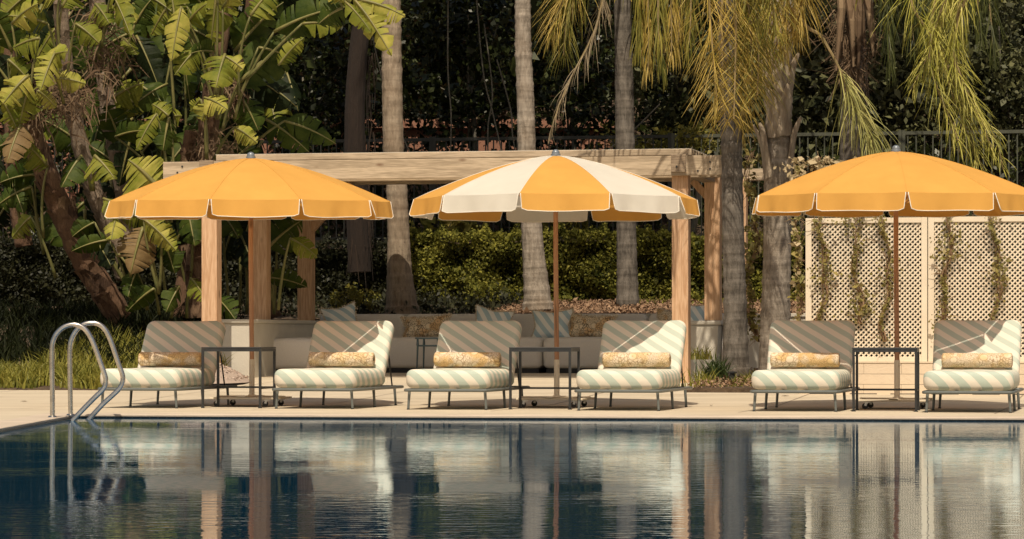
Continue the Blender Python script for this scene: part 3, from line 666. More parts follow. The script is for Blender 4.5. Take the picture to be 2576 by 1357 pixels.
for x in (0, PWd):                          # side beams lapped through the front beam
    g = G(); g.box(x - .085, x + .085, -.21, 4.5, 2.662, 2.735) if False else g.box(x - .085, x + .085, -.215, 5.05, 2.535, 2.738); g.build('side_beam', M['wood_end'], pr, bevel=.006)
for k in range(26):
    y = .02 + k * .198
    g = G(); g.box(.06 if k == 0 else .02, PWd + .12, y - .035, y + .035, 2.742, 2.812); g.build('joist', M['wood_h'], pr, bevel=.004)
g = G()
for k in range(42): g.box(.04, PWd + .1, .06 + k * .12, .172 + k * .12, 2.816, 2.834)
g = G(); g.box(.03, PWd + .11, .06, 5.1, 2.816, 2.822); g.build('added_shade_sheet', M['cloth'], pr)  # unseen sheet added to block the sun and fill the sofa softly
for a, b in (((0.02, 4.1, 2.02), (.62, 4.1, 2.66)), ((PWd + .1, 4.2, 2.0), (PWd - .5, 4.2, 2.66)), ((0, 2.1, 2.1), (0, 2.65, 2.62)), ((PWd + .1, 4.1, 2.0), (PWd + .1, 3.5, 2.62)), ((PWd + .05, 2.3, 2.05), (PWd + .05, 2.8, 2.6))):
    g = G(); g.bar(a, b, .09, .12, up=(0, 1, 0) if abs(a[0] - b[0]) > .1 else (1, 0, 0)); g.build('brace', M['wood_v'], pr, bevel=.004)

for x, z in ((PWd + .36, 2.57), (PWd + .36, 2.65), (PWd + .22, 2.55), (-.36, 2.6), (-.30, 2.67), (PWd - .02, 2.6), (.02, 2.6)):
    yy = -.192 if abs(x - PWd) > .1 and abs(x) > .1 else -.216
    g = G(); g.tube([(x, yy, z), (x, yy - .008, z)], .011, 10); g.build('bolt', M['black'], pr)
# ------------------------------------------------------------ low walls round the pergola
def wall(name, s0, s1, t0, t1, zb, zt, label, capz=.045, over=.025, kind='wall', m='wall'):
    r = empty(name, W((s0 + s1) / 2, (t0 + t1) / 2, 0), -TH); cx, cy = (s0 + s1) / 2, (t0 + t1) / 2
    a, b = (s1 - s0) / 2, (t1 - t0) / 2
    g = G(); g.box(-a, a, -b, b, zb, zt - capz); g.build('wall_body', M[m], r, bevel=.004)
    g = G(); g.box(-a - over, a + over, -b - over, b + over, zt - capz, zt); g.build('cap', M[m], r, bevel=.006)
    tag(r, label, 'garden wall'); return r
wall('garden_wall', -5.42, -5.02, 8.35, 12.9, .1, .873, 'low pale rendered wall under the left pergola posts')
wall('garden_wall', -5.42, 4.5, 12.92, 13.12, .1, .97, 'low retaining wall running behind the taupe sofa')
wall('garden_wall', .34 + .24, 2.2, 9.55, 9.8, .1, .845, 'grey rendered wall behind the two right palm trunks')
pil = empty('wall_pillar', W(.40, 9.45, 0), -TH); tag(pil, 'pale tapered wall pillar carrying the right pergola post', 'pillar')
g = G(); vs = []
for z, a in ((.1, .165), (.80, .19)): vs += [Vector((i * a - .02, j * .18, z)) for i, j in ((-1, -1), (1, -1), (1, 1), (-1, 1))]
g.add(vs, [(3, 2, 1, 0), (4, 5, 6, 7), (0, 1, 5, 4), (1, 2, 6, 5), (2, 3, 7, 6), (3, 0, 4, 7)]); g.build('shaft', M['wall'], pil, bevel=.008)
g = G(); g.box(-.235, .20, -.2, .2, .802, .855); g.build('cap', M['wall'], pil, bevel=.015)

# ------------------------------------------------------------ sofa
SG = 'modules of the taupe garden sofa'
def sofa_module(s0, s1, t0, t1, label, back='n', seattop=.45, chaise=False, hback=.775):
    zc = deckz((t0 + t1) / 2); r = empty('sofa_module', W((s0 + s1) / 2, t0, zc), -TH); tag(r, label, 'sofa', SG)
    wd = s1 - s0; dp = t1 - t0
    g = G(); g.box(-wd / 2 + .05, wd / 2 - .05, .06, dp - .03, .0, .06); g.build('plinth', M['plinth'], r)
    g = G(); add_slab(g, Matrix.Translation((0, dp / 2 - .01, .06 + (seattop - .06) / 2)), wd - .008, dp - .02, seattop - .06, .10, .075, puff=.012); g.build('seat', M['sofa'], r, smooth=True)
    if back == 'n':
        g = G(); add_slab(g, Matrix.Translation((0, dp - .13, .40)) @ Matrix.Rotation(R(84), 4, 'X'), wd - .012, hback - .05, .24, .085, .075, puff=.01); g.build('backrest', M['sofa'], r, smooth=True)
    else:
        g = G(); add_slab(g, Matrix.Translation((-wd / 2 + .13, dp / 2, .40)) @ Matrix.Rotation(R(90), 4, 'Z') @ Matrix.Rotation(R(84), 4, 'X'), dp - .1, hback - .05, .22, .085, .075, puff=.01); g.build('backrest', M['sofa'], r, smooth=True)
    return r
e = [s_at(p, 11.6) for p in (776, 995, 1200, 1395, 1613, 1830)]
slabs = ['left corner back module of the taupe sofa behind the second lounger', 'taupe sofa module holding the coral print cushion beside the blue side table',
         'taupe sofa module directly behind the orange and white umbrella pole, striped cushion at its edge', 'taupe sofa module left of the front right pergola post, fringed cushions on it',
         'right end module of the taupe sofa beyond the pergola post']
for i in range(5): sofa_module(e[i], e[i + 1], 10.75, 12.3, slabs[i])
sofa_module(s_at(652, 9.7), s_at(850, 9.7), 9.35, 10.72, 'rounded taupe ottoman seat beside the low left wall', back='x', hback=.10, seattop=.44)
# the ottoman has no back: drop the sliver
for o in list(COL.objects):
    if o.name.startswith('backrest') and o.parent and o.parent.get('label', '').startswith('rounded taupe ottoman'): bpy.data.objects.remove(o)

# scatter cushions
def scatter(px, v, t, wd, ht, m, label, tiltz=0, lean=20, roll=0):
    s = s_at(px, t); p = W(s, t); y = p.y; z = CH + (HZ - v) * y / FPX
    r = empty('scatter_cushion', (p.x, p.y, z)); r.rotation_euler = (R(-lean), R(roll), -TH + R(tiltz)); tag(r, label, 'scatter cushion', 'fringed scatter cushions on the sofa')
    g = G(); n = 14; vs = []; fs = []
    for sgn in (-1, 1):
        b = len(vs)
        for i in range(n + 1):
            for j in range(n + 1):
                u = i / n * 2 - 1; w2 = j / n * 2 - 1
                th = .095 * max(0, (1 - u ** 4) * (1 - w2 ** 4)) ** .55
                pin = 1 + .16 * (abs(u * w2)) ** 1.5 - .09 * (1 - abs(u * w2))
                vs.append(Vector((u * wd / 2 * pin, sgn * th, w2 * ht / 2 * pin)))
        fs += [(b + i * (n + 1) + j, b + i * (n + 1) + j + 1, b + (i + 1) * (n + 1) + j + 1, b + (i + 1) * (n + 1) + j)[::sgn] for i in range(n) for j in range(n)]
    g.add(vs, fs); g.build('cover', m, r, smooth=True)
    g = G()
    for k in range(420):
        q = rnd.random() * 4; e_ = int(q); f = q - e_; u, w2 = [(f * 2 - 1, -1), (1, f * 2 - 1), (f * 2 - 1, 1), (-1, f * 2 - 1)][e_]
        pin = 1 + .16 * abs(u * w2) ** 1.5 - .09 * (1 - abs(u * w2))
        p0 = Vector((u * wd / 2 * pin, 0, w2 * ht / 2 * pin)); dr = Vector([(0, 0, -1), (1, 0, 0), (0, 0, 1), (-1, 0, 0)][e_]) + Vector((rnd.uniform(-.5, .5), rnd.uniform(-.6, .6), rnd.uniform(-.5, .3)))
        dr = dr.normalized() * rnd.uniform(.018, .036); sd_ = dr.cross(Vector((0, 1, 0))).normalized() * .005
        p0 = p0 - dr * .3
        g.add([p0 - sd_, p0 + sd_, p0 + dr + sd_ * .6, p0 + dr - sd_ * .6], [(0, 1, 2, 3)])
    g.build('fringe', M['fringe'], r)
scatter(861, 812, 11.55, .40, .42, M['bluestripe'], 'blue striped cushion half hidden behind the second lounger', 25, roll=-12)
scatter(1071, 825, 11.45, .58, .30, M['scatter'], 'coral print fringed cushion above the blue side table', 0, roll=-3)
scatter(1236, 818, 11.55, .44, .40, M['bluestripe'], 'blue striped cushion peeking above the third lounger', 0, roll=10)
scatter(1388, 820, 11.42, .48, .38, M['bluestripe'], 'blue striped cushion with the umbrella pole in front of it', -8, roll=-2)
scatter(1486, 823, 11.42, .56, .30, M['scatter'], 'coral print fringed cushion right of the umbrella pole', 0, roll=3)
scatter(1688, 814, 11.65, .34, .34, M['scatter'], 'cream cushion mostly hidden behind the front right pergola post', 10, roll=4)
scatter(1742, 800, 11.75, .36, .34, M['bluestripe'], 'blue striped cushion between the two right pergola posts', 0, roll=5)

# blue side table with soft joints
bt = empty('metal_side_table', W(s_at(1091, 9.9), 9.9, deckz(9.9)), -TH); tag(bt, 'blue-grey metal side table in front of the sofa', 'side table')
g = G(); add_slab(g, Matrix.Translation((0, 0, .445)), .40, .40, .022, .03, .01); g.build('tabletop', M['bluetab'], bt, smooth=True, auto=40)
for x in (-.165, .165):
    for y in (-.165, .165): g = G(); g.tube([(x, y, .435), (x, y, .36), (x * 1.0, y, .35), (x * 1.06, y * 1.06, 0)], [.013, .018, .013, .009], 10); g.build('leg', M['bluetab'], bt, smooth=True)
g = G()
for p, q in (((-.165, -.165), (.165, -.165)), ((-.165, .165), (.165, .165)), ((-.165, -.165), (-.165, .165)), ((.165, -.165), (.165, .165))): g.tube([(*p, .352), (*q, .352)], .011, 8)
for x in (-.09, .09): g.tube([(x, -.165, .352), (x, -.165, .44)], .010, 8)
g.build('stretcher', M['bluetab'], bt, smooth=True)

# ------------------------------------------------------------ lattice wall on blocks
LT = 4.6
bw = empty('block_wall', W(3.7, LT, 0), -TH); tag(bw, 'low cream block wall carrying the lattice panels', 'block wall')
sl_, sr_ = s_at(1990, LT) - 3.7, s_at(2700, LT) - 3.7
g = G(); g.box(sl_ + .1, sr_, -.06, .14, .05, .385)
g.build('wall_body', M['joint'], bw)
g = G(); z = .078; rowi = 0
for z0_, z1_ in ((.055, .165), (.169, .272), (.276, .384)):
    x = sl_ + .05 - rnd.uniform(0, .2); rowi += 1
    while x < sr_:
        x2 = min(x + (.39 if rowi != 2 else .55), sr_ + .05)
        x0c = max(x, sl_ + .09)
        if x2 - x0c > .02: g.box(x0c + .0015, x2 - .0015, -.068, .1, z0_, z1_)
        x += (.39 if rowi != 2 else .55)
g.build('blocks', M['block'], bw)
g = G(); g.box(sl_ + .08, sr_ + .02, -.075, .15, .386, .402); g.build('ledge', M['block'], bw, bevel=.004)
g = G(); x = sl_ + .2
while x < sr_: g.box(x, x + .28, -.071, -.02, .056, .072); x += .42
g.build('drain_slots', M['plinth'], bw)
def lattice(px0, px1, label, extra=0):
    s0, s1 = s_at(px0, LT), s_at(px1, LT); w_ = s1 - s0; zb, zt = .402, 1.895 + extra
    r = empty('lattice_panel', W((s0 + s1) / 2, LT, 0), -TH); tag(r, label, 'lattice panel', 'cream lattice panels on the block wall')
    f = .062; x0, x1 = -w_ / 2, w_ / 2
    g = G(); g.box(x0, x0 + f, -.022, .022, zb, zt); g.box(x1 - f, x1, -.022, .022, zb, zt); g.box(x0 + f, x1 - f, -.022, .022, zt - .055, zt); g.box(x0 + f, x1 - f, -.022, .022, zb, zb + .05)
    g.build('panel_frame', M['lattice'], r, bevel=.003)
    xa, xb, za, zc = x0 + f - .004, x1 - f + .004, zb + .046, zt - .051
    for sg, yy in ((1, -.004), (-1, .0045)):
        g = G(); pitch = .0535; W2 = xb - xa; H2 = zc - za; sw = .0078; k = -H2
        while k < W2:
            # line x = xa + k + d, z = za + d   (mirrored for sg -1)
            d0 = max(0, -k); d1 = min(H2, W2 - k)
            if d1 - d0 > .02:
                pA, pB = (k + d0, d0), (k + d1, d1)
                if sg < 0: pA, pB = (W2 - pA[0], pA[1]), (W2 - pB[0], pB[1])
                g.bar((xa + pA[0], yy, za + pA[1]), (xa + pB[0], yy, za + pB[1]), .007, sw * 2, up=(-1 * sg, 0, 1))
            k += pitch
        g.build('lattice_strips', M['lattice'], r)
    return r
lattice(2027, 2333, 'left cream lattice panel beside the flowering vine')
lattice(2335, 2655, 'right cream lattice panel behind the rightmost lounger', .004)

# ------------------------------------------------------------ railing fence on the bank
FTt = 19.0
def fence(px0, px1, label, m, dz=0):
    s0, s1 = s_at(px0, FTt), s_at(px1, FTt); r = empty('railing_fence', W((s0 + s1) / 2, FTt, 2.15 + dz), -TH); tag(r, label, 'railing fence', 'metal railing on the planted bank')
    a = (s1 - s0) / 2; H = 1.60
    g = G(); g.box(-a, a, -.025, .025, H - .05, H); g.build('top_rail', m, r); g = G(); g.box(-a, a, -.02, .02, .02, .07); g.build('bottom_rail', m, r)
    g = G(); x = -a + .07
    while x < a - .05: g.box(x - .009, x + .009, -.009, .009, .07, H - .05); x += .125
    g.build('bars', m, r)
    for x in (-a + .005, a - .03): g = G(); g.box(x - .028, x + .028, -.028, .028, -.1, H + .02); g.build('fence_post', m, r)
fence(-260, 430, 'dark railing behind the paddle-leaf plants at far left', M['fence'])
fence(432, 1090, 'dark railing between the paddle-leaf plants and the second palm trunk', M['fence'])
fence(1092, 1690, 'dark railing behind the orange and white umbrella', M['fence'])
fence(1692, 2270, 'olive railing behind the thick palm with old leaf bases', M['fencelit'])
fence(2272, 2900, 'olive railing showing at the right picture edge', M['fencelit'])
# terracotta building wall far behind
r = empty('house_wall', (-3.2, 53, 0)); tag(r, 'terracotta rendered house wall glimpsed through the undergrowth', 'house')
g = G(); g.box(-9, 5.2, -.2, 3.8, 1.0, 4.25); g.build('wall_body', M['terra'], r, bevel=.03)
g = G(); g.box(-9.1, 5.3, -.3, 3.9, 4.252, 4.4); g.build('coping', M['terra'], r)

# ------------------------------------------------------------ foliage tools
def leaf_cloud(P_, size, up=.3, front=.5, asp=.55, N_=None):
    """P_ (n,3) positions -> verts, faces arrays of folded rhombic leaves"""
    n = len(P_); d = rng.normal(size=(n, 3)); d[:, 2] -= .35; d /= np.linalg.norm(d, axis=1)[:, None]
    nn = rng.normal(size=(n, 3)) * .8 + np.array([0, -front, up]) if N_ is None else rng.normal(size=(n, 3)) * .6 + N_
    nn -= d * (nn * d).sum(1)[:, None]; nn /= np.linalg.norm(nn, axis=1)[:, None] + 1e-9
    sd_ = np.cross(d, nn); L_ = (size * np.exp(rng.normal(-.12, .38, n)))[:, None]
    a = P_ - d * L_ * .5; b = P_ + d * L_ * .5; wl = L_ * asp * .5
    l = P_ - d * L_ * .08 - sd_ * wl + nn * L_ * .08; r_ = P_ - d * L_ * .08 + sd_ * wl + nn * L_ * .08
    V = np.stack([a, l, b, r_], 1).reshape(-1, 3)
    return V
def cloud_mesh(name, V, m, parent=None, off=None):
    if off is not None: V = V - np.array(off)
    n = len(V) // 4; me = bpy.data.meshes.new(name); me.vertices.add(n * 4); me.vertices.foreach_set('co', V.astype(np.float32).ravel())
    me.loops.add(n * 4); me.loops.foreach_set('vertex_index', np.arange(n * 4, dtype=np.int32)); me.polygons.add(n); me.polygons.foreach_set('loop_start', np.arange(0, n * 4, 4, dtype=np.int32))
    me.materials.append(m); me.update(calc_edges=True); me.validate()
    o = bpy.data.objects.new(name, me); COL.objects.link(o)
    if parent: o.parent = parent
    return o
def clumps(n_cl, per, box, rad, shell=.75):
    x0, x1, y0, y1, z0, z1 = box
    C_ = np.column_stack([rng.uniform(x0, x1, n_cl), rng.uniform(y0, y1, n_cl), rng.uniform(z0, z1, n_cl)])
    rr = rad * rng.uniform(.5, 1.3, n_cl)
    d = rng.normal(size=(n_cl, per, 3)); d /= np.linalg.norm(d, axis=2)[:, :, None]
    q = rng.uniform(shell, 1, (n_cl, per, 1)) ** .8
    return (C_[:, None, :] + d * q * rr[:, None, None]).reshape(-1, 3)
def blobcore(name, box, m, parent=None, off=(0, 0, 0), k=10, amp=.25):
    x0, x1, y0, y1, z0, z1 = box; nx = max(6, int((x1 - x0) / .35)); nz = max(5, int((z1 - z0) / .35)); g = G()
    for fy, sg in ((y0, 1), (y1, -1)):
        vs = [(x0 + (x1 - x0) * i / nx, fy + sg * rnd.uniform(0, amp), z0 + (z1 - z0) * j / nz + (rnd.uniform(-amp, 0) if j == nz else 0)) for j in range(nz + 1) for i in range(nx + 1)]
        fs = [(j * (nx + 1) + i, j * (nx + 1) + i + 1, (j + 1) * (nx + 1) + i + 1, (j + 1) * (nx + 1) + i)[::sg] for j in range(nz) for i in range(nx)]
        g.add(vs, fs)
    n1 = (nx + 1) * (nz + 1)
    top0 = [nz * (nx + 1) + i for i in range(nx + 1)]
    fs = [(top0[i], top0[i + 1], n1 + top0[i + 1], n1 + top0[i]) for i in range(nx)]
    fs += [(j * (nx + 1), (j + 1) * (nx + 1), n1 + (j + 1) * (nx + 1), n1 + j * (nx + 1)) for j in range(nz)] + [(j * (nx + 1) + nx, n1 + j * (nx + 1) + nx, n1 + (j + 1) * (nx + 1) + nx, (j + 1) * (nx + 1) + nx) for j in range(nz)]
    g.f.extend(fs); g.m.extend([0] * len(fs))
    return g.build(name, m, parent, off=off)

# ------------------------------------------------------------ background: wooded bank behind the railing
def pxbox(px0, px1, v0, v1, y0, y1):
    ym = (y0 + y1) / 2
    return ((px0 - 1288) * ym / FPX, (px1 - 1288) * ym / FPX, y0, y1, CH + (HZ - v1) * ym / FPX, CH + (HZ - v0) * ym / FPX)
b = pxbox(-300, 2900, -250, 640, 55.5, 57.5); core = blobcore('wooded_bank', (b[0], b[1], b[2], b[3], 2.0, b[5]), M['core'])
struct(tag(core, 'near-black backing whose colour holds the deep shade of the wooded bank', 'undergrowth'), 'stuff')
b = pxbox(-300, 2000, -150, 560, 52.5, 55.3)
Pn = clumps(560, 60, b, .46); V = leaf_cloud(Pn, .115, up=.5, front=.4)
b = pxbox(1900, 2900, -150, 560, 52.5, 55.3)
Pn2 = clumps(300, 55, b, .46); V2 = leaf_cloud(Pn2, .12, up=.5, front=.4)
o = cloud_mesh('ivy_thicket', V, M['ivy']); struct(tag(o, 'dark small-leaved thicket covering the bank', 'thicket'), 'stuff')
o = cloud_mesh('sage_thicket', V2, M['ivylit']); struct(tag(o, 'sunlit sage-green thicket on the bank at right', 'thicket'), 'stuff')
b = pxbox(-300, 2900, 395, 640, 48.2, 50.0)  # dark leaves added here to cover sunlit soil behind the railing
V3 = leaf_cloud(clumps(520, 40, b, .34), .11, up=.5, front=.4); o = cloud_mesh('undergrowth', V3, M['ivy']); struct(tag(o, 'low undergrowth added to darken the sunlit soil behind the railing', 'undergrowth'), 'stuff')
b = pxbox(-300, 1700, 250, 420, 49.2, 52.2)
V3 = leaf_cloud(clumps(285, 40, b, .36), .12, up=.5, front=.4); o = cloud_mesh('undergrowth', V3, M['ivy']); struct(tag(o, 'dark leafy undergrowth half covering the terracotta wall', 'undergrowth'), 'stuff')
b = pxbox(1700, 2900, 150, 420, 49.2, 52.2)
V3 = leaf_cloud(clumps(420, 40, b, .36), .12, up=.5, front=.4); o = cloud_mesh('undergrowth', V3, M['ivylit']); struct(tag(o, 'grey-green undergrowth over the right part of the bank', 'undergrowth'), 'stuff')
def bush_tree(name, px, v0, v1, wpx, y, m, label, cl=60, per=45, size=.12, group='small trees on the bank', rad=.33, trunkpx=0, stems=4, cat='tree'):
    x0, x1, y0, y1, z0, z1 = pxbox(px - wpx / 2, px + wpx / 2, v0, v1, y - .7, y + .7)
    base = Vector(((px + trunkpx - 1288) * y / FPX, y, 2.2)); r = empty(name, base); tag(r, label, cat, group)
    # ellipsoidal-ish crown made of uneven clumps
    Cs = []; 
    while len(Cs) < cl:
        q = rng.uniform(-1, 1, 3)
        if (q ** 2).sum() < 1: Cs.append(q)
    Cs = np.array(Cs) * np.array([(x1 - x0) / 2, (y1 - y0) / 2, (z1 - z0) / 2]) + np.array([(x0 + x1) / 2, y, (z0 + z1) / 2])
    rr = rad * rng.uniform(.5, 1.2, cl); d = rng.normal(size=(cl, per, 3)); d /= np.linalg.norm(d, axis=2)[:, :, None]
    Pn = (Cs[:, None, :] + d * (rng.uniform(.5, 1, (cl, per, 1))) * rr[:, None, None]).reshape(-1, 3)
    cloud_mesh('crown', leaf_cloud(Pn, size, up=.6, front=.4), m, r, off=base)
    g = G(); top = Vector(((x0 + x1) / 2, y, (z0 + z1) / 2))
    g.tube(smooth_path([base, base.lerp(top, .4) + Vector((.1, 0, .1)), top], 4), [.06 - .004 * i for i in range(9)], 7)
    for k in range(stems + 3):
        c = Cs[rnd.randrange(cl)]; s_ = base.lerp(top, rnd.uniform(.3, .95)); g.tube([s_, (s_ + Vector(c)) / 2 + Vector((0, 0, rnd.uniform(-.1, .15))), Vector(c)], [.022, .014, .006], 5)
    g.build('trunk', M['stemwood'], r, off=base, smooth=True)
    return r
bush_tree('broadleaf_tree', 1180, -80, 300, 330, 50.2, M['ivy'], 'dark glossy-leaved tree between the second and third palm trunks', 75, 40, .13)
bush_tree('broadleaf_tree', 760, 60, 330, 260, 50.5, M['ivy'], 'dark tree behind the right side of the paddle-leaf clump', 55, 40, .12)
bush_tree('broadleaf_tree', 1430, -60, 330, 230, 50.8, M['ivy'], 'dark tree just right of the slender palm trunk', 50, 40, .12)
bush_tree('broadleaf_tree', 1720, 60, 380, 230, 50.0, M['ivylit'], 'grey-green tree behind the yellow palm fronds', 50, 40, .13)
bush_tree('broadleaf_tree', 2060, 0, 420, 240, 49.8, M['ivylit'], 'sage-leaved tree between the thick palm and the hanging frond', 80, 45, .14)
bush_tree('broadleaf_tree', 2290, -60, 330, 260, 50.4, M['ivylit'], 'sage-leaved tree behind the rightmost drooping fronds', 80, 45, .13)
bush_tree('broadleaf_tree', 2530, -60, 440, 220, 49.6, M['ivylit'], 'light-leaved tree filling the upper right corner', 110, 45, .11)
bush_tree('yellow_shrub', 1590, 330, 400, 230, 47.6, M['yellowleaf'], 'twiggy yellow-green shrub above the pergola beam', 30, 22, .08, 'shrubs at the railing', .22, cat='shrub')
bush_tree('yellow_shrub', 1740, 320, 390, 130, 47.4, M['yellowleaf'], 'bushy yellow-green shrub near the right end of the beam', 26, 30, .08, 'shrubs at the railing', .2, cat='shrub')
bush_tree('big_leaved_shrub', 1120, 545, 600, 190, 47.7, M['yellowleaf'], 'broad-leaved bright shrub behind the railing left of centre', 20, 10, .17, 'shrubs at the railing', .2, cat='shrub')
bush_tree('big_leaved_shrub', 1410, 540, 585, 200, 47.8, M['yellowleaf'], 'broad-leaved bright shrub behind the railing right of the centre pole', 22, 10, .17, 'shrubs at the railing', .2, cat='shrub')
bush_tree('big_leaved_shrub', 1835, 500, 570, 110, 47.2, M['yellowleaf'], 'bright shrub glimpsed between the right post and the palm', 14, 12, .13, 'shrubs at the railing', .2, cat='shrub')
# thin bare stems
for px, v0, px1, v1, lab in ((1128, -60, 1133, 372, 'straight bare vine stem left of the slender palm'), (1196, -40, 1265, 362, 'leaning bare stem left of the slender palm'),
                             (1218, 60, 1228, 372, 'short bare stem beside the leaning one'), (930, 60, 1040, 372, 'thin bare stem right of the tan palm'), (1250, 150, 1300, 372, 'bare stem touching the slender palm'), (1660, 262, 1500, 372, 'arching pale twig above the beam')):
    y = rnd.uniform(46.6, 46.9); a, b = P(px1, v1 + 30, y), P(px, v0, y); g = G()
    c = (a + b) / 2 + Vector((rnd.uniform(-.1, .1), 0, 0)); g.tube(smooth_path([a, a.lerp(c, .5) + Vector((rnd.uniform(-.04, .04), 0, 0)), c, b], 5), .012, 5)
    tag(g.build('vine_stem', M['stemwood'], smooth=True), lab, 'vine stem', 'bare stems against the bank')

# tall trees; unseen crowns added above the picture to shade the bank
def shade_tree(px, y, wx, wy, zc, label, m='ivy', n=150, tr=.17):
    base = Vector(((px - 1288) * y / FPX, y, 1.9)); r = empty('shade_tree', base); tag(r, label, 'tree', 'tall shade trees')
    box = (base.x - wx / 2, base.x + wx / 2, y - wy * .25, y + wy * .75, zc - .8, zc + 1.2)
    Pn = clumps(n, 55, box, .75, .4); cloud_mesh('crown', leaf_cloud(Pn, .30, up=.9, front=.1, asp=.7), M[m], r, off=base)
    g = G(); top = base + Vector((.1, 1, zc - 1.9)); g.tube(smooth_path([base - Vector((0, 0, .3)), base + Vector((-.08, .1, 2)), base + Vector((0.05, .4, 4)), top], 5), [tr * (1 - .025 * i) for i in range(16)], 12)
    for k in range(9):
        a = rnd.uniform(0, 6.28); q = top + Vector((math.cos(a) * wx * .4, math.sin(a) * wy * .35 + .5, rnd.uniform(0, .8))); g.tube([top - Vector((0, 0, rnd.uniform(0, 1))), (top + q) / 2 + Vector((0, 0, .2)), q], [.07, .045, .015], 6)
    for k in range(int(2200 * tr)):
        f = rnd.random(); c = base.lerp(top, f); a_ = rnd.uniform(3.4, 6.0); q = c + Vector((math.cos(a_), math.sin(a_), 0)) * tr * rnd.uniform(.85, 1.1); d_ = Vector((rnd.uniform(-.06, .06), -.03, -rnd.uniform(.2, .6))); s_ = Vector((.008, 0, 0)); g.add([q - s_, q + s_, q + d_ + s_ * .4, q + d_ - s_ * .4], [(0, 1, 2, 3)])
    g.build('trunk', M['darkbark'], r, off=base)
    return r
shade_tree(905, 44.6, 9, 6, 8.2, 'dark brown shaggy trunk between the paddle-leaf clump and the tan palm')
shade_tree(2175, 47.5, 1.5, 1.5, 8.4, 'thin red-brown trunk between the two right hanging fronds', n=14, tr=.04)

# ------------------------------------------------------------ hedge behind the sofa
def hedge(px0, px1, vt, y, m, label, n, size=.045, zb=.95):
    x0, x1 = (px0 - 1288) * y / FPX, (px1 - 1288) * y / FPX; zt = CH + (HZ - vt) * y / FPX
    r = empty('hedge', ((x0 + x1) / 2, y, zb)); tag(r, label, 'hedge', 'clipped hedge below the railing')
    blobcore('shade_core', (x0, x1, y + .10, y + .75, zb, zt - .06), M['core'], r, off=r.location, amp=.08)  # filler core, its dark colour standing for shade inside the hedge
    X = rng.uniform(x0, x1, n); Z = zb + (zt - zb) * rng.uniform(0, 1.03, n); D = .10 * np.sin(X * 7 + 2 * np.sin(Z * 5)) + .08 * np.sin(Z * 9 + X * 3)
    Y = y + D * .8 + rng.uniform(-.07, .09, n)
    k = int(n * .3); X2 = rng.uniform(x0, x1, k); Y2 = y + rng.uniform(0, .75, k); Z2 = zt - .05 + .05 * np.sin(X2 * 11) + .05 * np.sin(X2 * 29) + np.abs(rng.normal(0, .06, k))
    Pn = np.column_stack([np.r_[X, X2], np.r_[Y, Y2], np.r_[Z, Z2]])
    V = leaf_cloud(Pn, size, up=.5, front=.6, asp=.62); cloud_mesh('foliage', V, m, r, off=r.location)
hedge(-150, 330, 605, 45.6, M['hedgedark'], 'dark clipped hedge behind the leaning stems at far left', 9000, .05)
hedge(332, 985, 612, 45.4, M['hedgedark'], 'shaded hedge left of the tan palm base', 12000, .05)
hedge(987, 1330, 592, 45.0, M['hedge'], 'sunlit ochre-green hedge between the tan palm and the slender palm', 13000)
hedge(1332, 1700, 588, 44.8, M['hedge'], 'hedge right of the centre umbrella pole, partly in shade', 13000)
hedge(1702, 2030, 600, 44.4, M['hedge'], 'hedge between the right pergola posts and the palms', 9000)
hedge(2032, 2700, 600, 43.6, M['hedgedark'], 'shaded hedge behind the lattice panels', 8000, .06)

hedge(2060, 2760, 575, 33.6, M['hedgedark'], 'dark leaf mass added behind the lattice panels to darken their holes', 7000, .05, .08)  # unseen mass added so the gaps in the lattice look dark
# ------------------------------------------------------------ mulch, grass, strap plants
def scatter_quads(name, m, pts, size, label, flat=.8, kindtag='mulch'):
    V = leaf_cloud(np.array(pts), size, up=2.0, front=.2, asp=.5); o = cloud_mesh(name, V, m); struct(tag(o, label, kindtag), 'stuff')
pts = []
for k in range(30000):
    s = rng.uniform(-3.4, 4); t = rng.uniform(13.05, 16.6); pts.append(W(s, t, hg(s, t) + rng.uniform(.0, .04)))
scatter_quads('bark_mulch', M['mulch'], pts, .038, 'tan bark mulch on the slope behind the sofa')
pts = []
for k in range(5000):
    s = rng.uniform(BR + .02, 2.5); t = rng.uniform(4.82, 9.5); pts.append(W(s, t, hg(s, t) + .01 + rng.uniform(-.01, .05)))
scatter_quads('bark_mulch', M['mulch'], pts, .036, 'bark mulch in the small bed round the two right palms')
pts = []
for k in range(9000):
    s = rng.uniform(-9, -3.3) if k % 4 else rng.uniform(-5.2, -3.2); t = rng.uniform(13.1, 16.8); pts.append(W(s, t, hg(s, t) + abs(rng.normal(0, .12)) * (.4 + .6 * abs(math.sin(s * 3 + t * 2)))))
scatter_quads('ground_leaves', M['hedgedark'], pts, .07, 'dark leaves added to darken the ground left of the tan palm', kindtag='ground cover')  # dark leaf layer added to make this ground look shaded
pts = []
for k in range(2200):
    s = rng.uniform(-1.5, 4); t = rng.uniform(15.6, 17.0); pts.append(W(s, t, hg(s, t) + abs(rng.normal(0, .07))))
scatter_quads('ground_leaves', M['hedge'], pts, .05, 'sparse leafy runners at the foot of the sunlit hedge', kindtag='ground cover')
